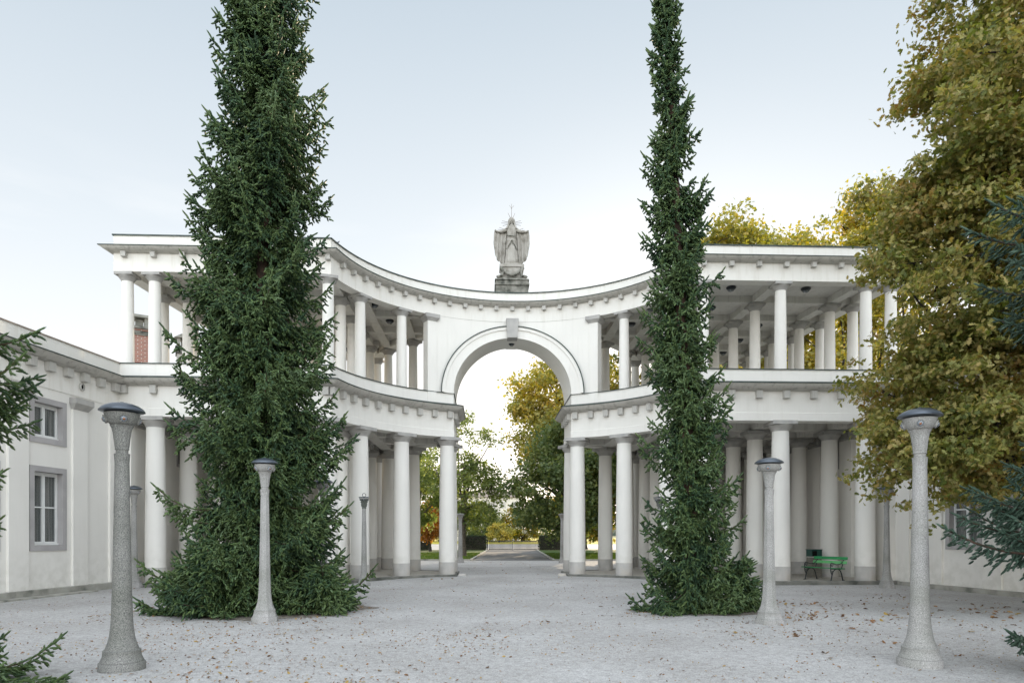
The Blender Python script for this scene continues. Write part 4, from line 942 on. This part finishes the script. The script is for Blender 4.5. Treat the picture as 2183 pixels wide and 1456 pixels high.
broadleaf('broadleaf_tree', (4.6, 53.0, .07), 8, .4, [(0, 0, 12.2, 4.3, 3.6, 3.4, 1.5), (-1.6, 0, 9.4, 3.4, 3.0, 2.6, .8), (1.5, 0, 9, 3.6, 3, 3.5, .8), (-3.2, 0, 11.4, 1.4, 1.6, .7, .12)], 240, 26000, .30, 'yellow_tree', 'bark_oak', 'tall yellowing tree filling the right half of the arch opening', 32, clr=.85, group=GT, shell=.4)
broadleaf('broadleaf_tree', (9.8, 50.0, .07), 6, .42, [(0, 0, 8, 3.6, 3.2, 4.6, 1.4), (-.2, 0, 4.8, 3.4, 3.2, 3, 1), (0, 0, 12.5, 3, 3, 3, .8)], 240, 24000, .28, 'olive_tree', 'bark_oak', 'dark turning tree seen between the two columns right of the arch', 33, clr=.8, group=GT)
broadleaf('broadleaf_tree', (-3.7, 50.5, .07), 4.6, .26, [(.6, 0, 4.6, 2.6, 2.2, 2.4, 1.6), (-1.0, 0, 6.3, 2.3, 2.0, 1.8, .7), (1.6, 0, 7.6, 1.3, 1.2, 2.2, .30), (.2, 0, 9.4, .8, .8, 1.4, .12)], 170, 9500, .22, 'light_tree', 'bark_pale', 'bright green tree with bare twigs left of the path seen through the arch', 34, clr=.6, group=GT, nlimb=22, lean=(.2, 0))
broadleaf('broadleaf_tree', (-8.0, 54.0, .07), 5, .28, [(0, 0, 5.0, 3.0, 2.4, 2.8, 1.4), (.8, 0, 9.6, 1.6, 1.5, 2.6, .3)], 150, 11000, .24, 'light_tree', 'bark_pale', 'green tree seen just left of the inner left column', 35, clr=.7, group=GT)
broadleaf('broadleaf_tree', (-7.9, 66.0, .07), 1.6, .12, [(0, 0, 2.8, 1.6, 1.4, 1.9, 1)], 60, 5000, .22, 'orange', 'bark_oak', 'small orange autumn tree between the left columns', 36, clr=.5, group=GT)
for i, (x, y, h, lb) in enumerate([(14.6, 44, 22.6, 'yellow crown rising above the roof beside the slender spruce'), (17.0, 49, 24.0, 'yellow crown just behind and between the two crowns over the right roof'), (19.6, 46, 23.0, 'yellow crown above the middle of the right roof'), (25.5, 47, 26.5, 'tallest yellow crown between the right roof and the oak')]):
    k = h / 21
    broadleaf('broadleaf_tree', (x, y, .07), 9, .45, [(0, 0, 15.5 * k, 3.6, 3.4, 4.6 * k, 1.3), (0, 0, 10 * k, 4.0, 3.6, 4.5 * k, 1.2), (0, 0, 18.5 * k, 2.6, 2.4, 2.3 * k, .5)], 300, 24000, .30, 'yellow_tree', 'bark_oak', lb, 40 + i, clr=.8, group=GT, shell=.3)
for i, (x, y, c, lb, s) in enumerate([(-5.5, 108, 'green_tree', 'rounded green bush beyond the road left of the gate axis', 1.3), (1.6, 112, 'olive_tree', 'olive bush beyond the road behind the gate', 1.25), (8.5, 104, 'green_tree', 'large dark bush beyond the road at the right of the gate', 1.8), (-13, 110, 'olive_tree', 'olive bush beyond the road behind the left hedge', 1.7), (-1.9, 101, 'yellow_tree', 'small yellow green bush just beyond the road behind the gate', .65)]):
    x, y, s = x * 1.5, y * 1.5, s * 1.5
    broadleaf('bush', (x, y, .1), 1.2, .15, [(0, 0, 2.2 * s, 3 * s, 2.5 * s, 2.2 * s, 1)], 70, 6500, .42 * min(s, 1.2), c, 'bark_oak', lb, 60 + i, clr=.7 * s, group='bushes beyond the road')
broadleaf('broadleaf_tree', (8.0, 77.0, .07), 6, .4, [(0, 0, 6.0, 4.0, 3.2, 5.0, 1.4), (0, 0, 11, 3.4, 3.0, 4, 1)], 160, 9000, .5, 'olive_tree', 'bark_oak', 'unseen tall dark tree added behind the right hedge to block the low sun', 37, clr=1.1, group=GT)  # hidden tree, added only to keep low sun from passing the left columns
# far building and hills
g = empty('apartment_building', (-6.5, 190, 0)); tag(g, 'pale far off building with a low roof seen between the trees through the arch', 'building')
MB().box((0, 0, 6.0), (17, 10, 12)).build('wall', M['far_wall'], g)
MB().add([(-9, -5.6, 12), (9, -5.6, 12), (9, 5.6, 12), (-9, 5.6, 12), (-6, 0, 14), (6, 0, 14)], [(0, 1, 5, 4), (2, 3, 4, 5), (1, 2, 5), (3, 0, 4), (3, 2, 1, 0)]).build('roof', M['tile'], g)
for fl in range(3):
    for i in range(6):
        MB().box((-7 + 2.8 * i, -5.03, 3 + 3.4 * fl), (1.2, .12, 1.6)).build('window', M['glass'], g)
vs = []; fs = []; n = 60
hr = random.Random(3)
for i in range(n + 1):
    x = -1600 + 3200 * i / n; h = 34 + 22 * math.sin(i * .33) + 12 * math.sin(i * .9 + 1); vs += [(x, 1500, -2), (x, 1640, h), (x, 2000, h * 1.2)]
for i in range(n):
    for q in range(2): a = 3 * i + q; fs.append((a, a + 3, a + 4, a + 1))
tag(MB().add(vs, fs).build('hills', mottled('hill_forest', (.035, .05, .03), (.06, .075, .045), .02, .95), smooth=True), kind='structure')

# ------------------------------------------------------------------ spruces
def shoots(P, D, L, rad, needles, seed):
    """three sided spindles with flared needle blades: P base, D dir (unit), L length arrays"""
    r = np.random.default_rng(seed); n = len(P); ref = r.normal(size=(n, 3)); A = np.cross(D, ref); A /= np.linalg.norm(A, axis=1, keepdims=True) + 1e-9; Bv = np.cross(D, A)
    L = L[:, None]; rings = []
    for t, q in ((.0, .6), (.35, 1.0), (.80, .80)):
        for k in range(3):
            th = 2 * PI * k / 3 + t; rings.append(P + D * L * t + (A * math.cos(th) + Bv * math.sin(th)) * rad * q)
    V = np.stack(rings + [P + D * L], 1); base = [(0, 1, 4), (0, 4, 3), (1, 2, 5), (1, 5, 4), (2, 0, 3), (2, 3, 5), (3, 4, 7), (3, 7, 6), (4, 5, 8), (4, 8, 7), (5, 3, 6), (5, 6, 8), (6, 7, 9), (7, 8, 9), (8, 6, 9)]
    tris = list(base); nv = 10; extra = []
    for k in range(needles):
        t = (k + .5) / needles * .95; th = k * 2.4; dirn = A * math.cos(th) + Bv * math.sin(th); p = P + D * L * t; nl = rad * 1.5
        side = np.cross(D, dirn); extra += [p - side * rad * .13, p + side * rad * .13, p + dirn * nl + D * nl * .75]; tris.append((nv, nv + 1, nv + 2)); nv += 3
    if extra: V = np.concatenate([V, np.stack(extra, 1)], 1)
    T = (np.arange(n)[:, None, None] * nv + np.array(tris)[None]).reshape(-1, 3)
    return V.reshape(-1, 3), T
def spruce(base, H, lean, rfun, label, seed, dz=.075, sl=.085, sr=.014, needles=5, mat='spruce', ztop=None, twig=.42, sp=.062, zmin=.05, azr=None, sag=.55, group=None, trunk_r=.22, core=True, up=.62, cat_group=None, name='spruce_tree', clip=None, dense=False):
    g = empty(name, base); tag(g, label, 'tree', group)
    rnd = random.Random(seed); r = np.random.default_rng(seed); b = MB(); br = MB(); Hh = ztop or H
    ax = lambda z: Vector((lean[0] * z / H, lean[1] * z / H, z))
    b.tube([ax(H * i / 14) - Vector((0, 0, .1 if i == 0 else 0)) for i in range(15)], [trunk_r * (1 - .93 * i / 14) * (1.35 if i == 0 else 1) for i in range(15)], 10)
    PP = []; DD = []; LL = []; z = zmin; sgn = 1
    while z < Hh:
        R0 = rfun(z) ; n_at = 1
        a = rnd.uniform(0, 2 * PI) if azr is None else rnd.uniform(*azr)
        L = R0 * (rnd.uniform(.62, 1.0) if rnd.random() < .80 else rnd.uniform(1.0, 1.28))
        out_ = Vector((math.cos(a), math.sin(a), 0)); side = Vector((-math.sin(a), math.cos(a), 0))
        sg = sag * rnd.uniform(.7, 1.2); o = ax(z); cv = rnd.uniform(-.25, .25)
        def pt(t): return o + out_ * (L * (t - .05 * t * t)) + side * (L * cv * t * t) + Vector((0, 0, L * (-sg * t + sg * up * 1.75 * t ** 3)))
        ns = max(6, int(L / .08)); pts = [pt(i / ns) for i in range(ns + 1)]
        if pts[0].z > .1: b.tube(pts[::2] if ns > 8 else pts, [max(.003, .014 * (1 - i / ns) * (L / 1.5)) for i in range(len(pts[::2] if ns > 8 else pts))], 5)
        m = max(5, int(L / sp))
        for i in range(m):
            t = .05 + .95 * (i + rnd.random()) / m; t = min(t, 1); p = pt(t); tan = (pt(min(1, t + .03)) - pt(t - .03)).normalized()
            lt = twig * min(1.2, .22 + L * .60) * (1 - t) ** .65 * rnd.uniform(.55, 1.15) + .06; sgn = -sgn
            dt = (tan * .55 + side * sgn * rnd.uniform(.25, 1.0) + Vector((0, 0, -rnd.uniform(.15, .95)))).normalized()
            q = max(2, int(lt / (sl * .55)))
            for j in range(q):
                s_ = (j + .6) / q; pp = p + dt * lt * s_ + Vector((0, 0, -.18 * lt * s_ * s_)); sd = 1 if j % 2 else -1
                dv = (dt * .8 + tan * .35 + side * rnd.uniform(-.6, .6) + Vector((0, 0, rnd.uniform(-.95, .15)))).normalized()
                if pp.z + base[2] < .03: pp.z = .03 + rnd.random() * .05 - base[2] * 0; dv.z = abs(dv.z) * .3; dv.normalize()
                PP.append(pp); DD.append(dv); LL.append(sl * rnd.uniform(.7, 1.3))
                if dense:
                    d2 = (dt * .35 + dt.cross(Vector((0, 0, 1))) * sd * .8 + Vector((0, 0, rnd.uniform(-.9, -.1)))).normalized()
                    PP.append(pp); DD.append(d2); LL.append(sl * rnd.uniform(.7, 1.2))
            dv = (tan + Vector((rnd.uniform(-.4, .4), rnd.uniform(-.4, .4), rnd.uniform(-.1, .5)))).normalized(); PP.append(p); DD.append(dv); LL.append(sl * 1.15)
        tan = (pt(1) - pt(.93)).normalized()      # leader tip with a whorl
        for q in range(7):
            dv = (tan + Vector((rnd.uniform(-.7, .7), rnd.uniform(-.7, .7), rnd.uniform(-.2, .7))) * (0 if q == 0 else 1)).normalized(); PP.append(pt(1 - .02 * q)); DD.append(dv); LL.append(sl * (1.9 if q == 0 else 1.0))
        z += dz * rnd.uniform(.5, 1.5) * (1.0 if azr is None else 1)
    PP = np.array([tuple(p) for p in PP]); DD = np.array([tuple(d) for d in DD]); LL = np.array(LL)
    if clip is not None: k = clip(PP); PP, DD, LL = PP[k], DD[k], LL[k]
    V, T = shoots(PP, DD, LL, sr, needles, seed)
    b.build('trunk', M['bark_spruce'], g, smooth=True, angle=70); obj('foliage', tri_mesh('foliage', V, T, M[mat]), g)
    print(label, 'shoots', len(PP), 'tris', len(T)); return g
def table(T):
    def f(z):
        for i in range(len(T) - 1):
            if T[i][0] <= z <= T[i + 1][0]: k = (z - T[i][0]) / (T[i + 1][0] - T[i][0]); return T[i][1] + (T[i + 1][1] - T[i][1]) * k
        return T[-1][1]
    return f
spruce((-5.70, 15.4, 0), 23, (.28, 0), table([(0, 2.15), (.7, 2.25), (2, 1.95), (4, 1.75), (7, 1.58), (9.5, 1.42), (12, 1.15), (14, .88), (18, .7), (23, .12)]), 'large dense dark green spruce standing left of the arch', 11, dz=.031, ztop=16.5, sl=.11, sr=.023, twig=.62, needles=1, dense=True)
spruce((4.02, 14.9, 0), 19, (-.95, 0), table([(0, 1.25), (.6, 1.3), (1.6, .98), (3, .86), (6, .76), (8, .68), (10, .50), (12, .33), (14, .19), (19, .08)]), 'slender tapering spruce standing right of the arch', 12, dz=.027, ztop=15.5, sl=.10, sr=.021, twig=.5, needles=1, dense=True, trunk_r=.17)
# skirt of low boughs round both feet
def skirt(base, pts, label, seed):
    g = empty('spruce_boughs', base); return g
spruce((-5.95, 14.8, 0), 1.5, (0, 0), table([(0, 1.75), (.6, 1.6), (1.5, .8)]), 'low spreading skirt of spruce boughs on the gravel at the foot of the large spruce', 13, dz=.012, trunk_r=.05, twig=.5, sl=.105, sr=.022, sag=.25, zmin=.12, name='young_spruce', azr=(-PI * 1.02, .02 * PI))
spruce((-4.05, 14.6, 0), 1.0, (0, 0), table([(0, .85), (.5, .8), (1, .3)]), 'small spreading spruce on the gravel right of the large spruce foot', 14, dz=.014, trunk_r=.03, sl=.10, sr=.021, sag=.15, zmin=.10, name='young_spruce')
spruce((4.95, 14.9, 0), 1.1, (0, 0), table([(0, .55), (.5, .52), (1.1, .25)]), 'low spruce shoots between the slender spruce and the lamp post', 15, dz=.012, trunk_r=.03, sl=.10, sr=.021, sag=.2, zmin=.1, name='young_spruce')
# near spruces poking into the frame edges
def near_clip(PP): return np.ones(len(PP), bool)
spruce((7.35, 7.6, 0), 9, (0, 0), table([(0, 1.6), (.45, 1.65), (.7, 1.2), (1.0, 1.25), (1.4, 1.6), (1.9, 2.25), (2.3, 1.8), (2.8, 1.2), (3.4, 1.2), (4.1, 1.0), (4.6, 1.6), (5.5, 1.65), (5.9, .8), (7.2, 1.0), (9, .4)]), 'blue green spruce reaching in from the right edge in front of the oak', 16, dz=.032, sl=.07, sr=.015, needles=26, mat='spruce_blue', azr=(PI * .62, PI * 1.38), twig=.36, sp=.035, sag=.35, zmin=.28)
spruce((-6.55, 7.2, 0), 9, (0, 0), table([(0, 1.35), (.6, 1.25), (.75, .6), (1.6, .65), (1.8, .9), (2.5, .9), (2.8, .8), (3.0, 1.15), (4.0, 1.25), (4.2, .7), (9, .2)]), 'green spruce reaching in from the left edge', 17, dz=.034, sl=.07, sr=.015, needles=26, mat='spruce', azr=(-PI * .38, PI * .38), twig=.32, sp=.035, sag=.35)
# needle litter beds
for (x, y, rx, ry) in ((-5.5, 15.2, 2.2, 1.8), (4.2, 15.0, 1.5, .9)):
    n = 90; vs = [(x, y, .012)] + [(x + rx * (1 + .12 * math.sin(5 * t) + .06 * math.sin(11 * t)) * math.cos(t), y + ry * (1 + .1 * math.sin(4 * t + 1) + .05 * math.sin(13 * t)) * math.sin(t), .004) for t in [2 * PI * i / n for i in range(n)]]
    tag(MB().add(vs, [(0, 1 + i, 1 + (i + 1) % n) for i in range(n)]).build('needle_bed', M['soil']), kind='structure')

# ------------------------------------------------------------------ fallen leaves
def litter():
    r = np.random.default_rng(77); Ps = []; Sz = []
    def scat(n, x0, x1, y0, y1, s): Ps.append(np.stack([r.uniform(x0, x1, n), y0 + (y1 - y0) * r.uniform(0, 1, n) ** 1.0], 1)); Sz.append(np.full(n, s) * r.uniform(.5, 1.5, n))
    scat(7000, -11, 9, 6.5, 13, .024); scat(3500, -12, 12, 11, 24, .032); scat(1800, -7, 0, 6.5, 12, .034)
    scat(380, 3.5, 13, 9, 19.5, .065); scat(320, 5.5, 11.5, 11.5, 16.5, .075); scat(90, -1, 5, 12.5, 20, .075); scat(200, -3, 3, 24, 42, .06)
    for cx, cy, rr, n in ((-5.7, 14.6, 2.9, 700), (4.3, 14.4, 1.9, 500)):
        a = r.uniform(0, 2 * PI, n); q = rr * np.sqrt(r.uniform(.45, 1.1, n)); Ps.append(np.stack([cx + q * np.cos(a), cy + q * np.sin(a) * .8], 1)); Sz.append(.04 * r.uniform(.5, 1.4, n))
    P2 = np.concatenate(Ps); sz = np.concatenate(Sz); t = np.clip((P2[:, 1] - 20.5) / 5.5, 0, 1); z = .07 * t * t * (3 - 2 * t)
    d = np.array([CX, CY]); rel = P2 - d; vv = -rel[:, 0] * math.sin(PHI) + rel[:, 1] * math.cos(PHI); uu = rel[:, 0] * math.cos(PHI) + rel[:, 1] * math.sin(PHI)
    px, py = P2[:, 0], P2[:, 1]; dn = np.sin(px * 1.3 + 2 * np.sin(py * .7)) + np.sin(py * 1.9 + 1.5 * np.sin(px * .9 + 1)) + .8 * np.sin(px * 3.7 - py * 2.9)
    sel = r.uniform(-2.6, 1.5, len(px)) < dn; P2, sz, z, uu, vv = P2[sel], sz[sel], z[sel], uu[sel], vv[sel]
    ok = (vv < 1.2) | (np.abs(uu) < 1.9) | ((np.hypot(uu, vv) < 5.9)); P2 = P2[ok]; sz = sz[ok]; z = z[ok]
    P = np.concatenate([P2, (z + .008 + sz * .10)[:, None]], 1); n = len(P); Nn = r.normal(size=(n, 3)) * .32 + [0, 0, 1]
    V = []; T = []; off = 0
    V1, T1 = oak_leaves(P, Nn, 1.0, seed=9); k = len(OAK) + 1
    V1 = V1.reshape(n, k, 3); V1 = P[:, None, :] + (V1 - P[:, None, :]) * sz[:, None, None] * 1.25; V1[:, :, 2] = np.maximum(V1[:, :, 2], z[:, None] + .004)
    tag(obj('fallen_leaves', tri_mesh('fallen_leaves', V1.reshape(-1, 3), T1, M['litter'])), 'brown fallen leaves scattered over the pale gravel', 'fallen leaves', kind='stuff')
litter()
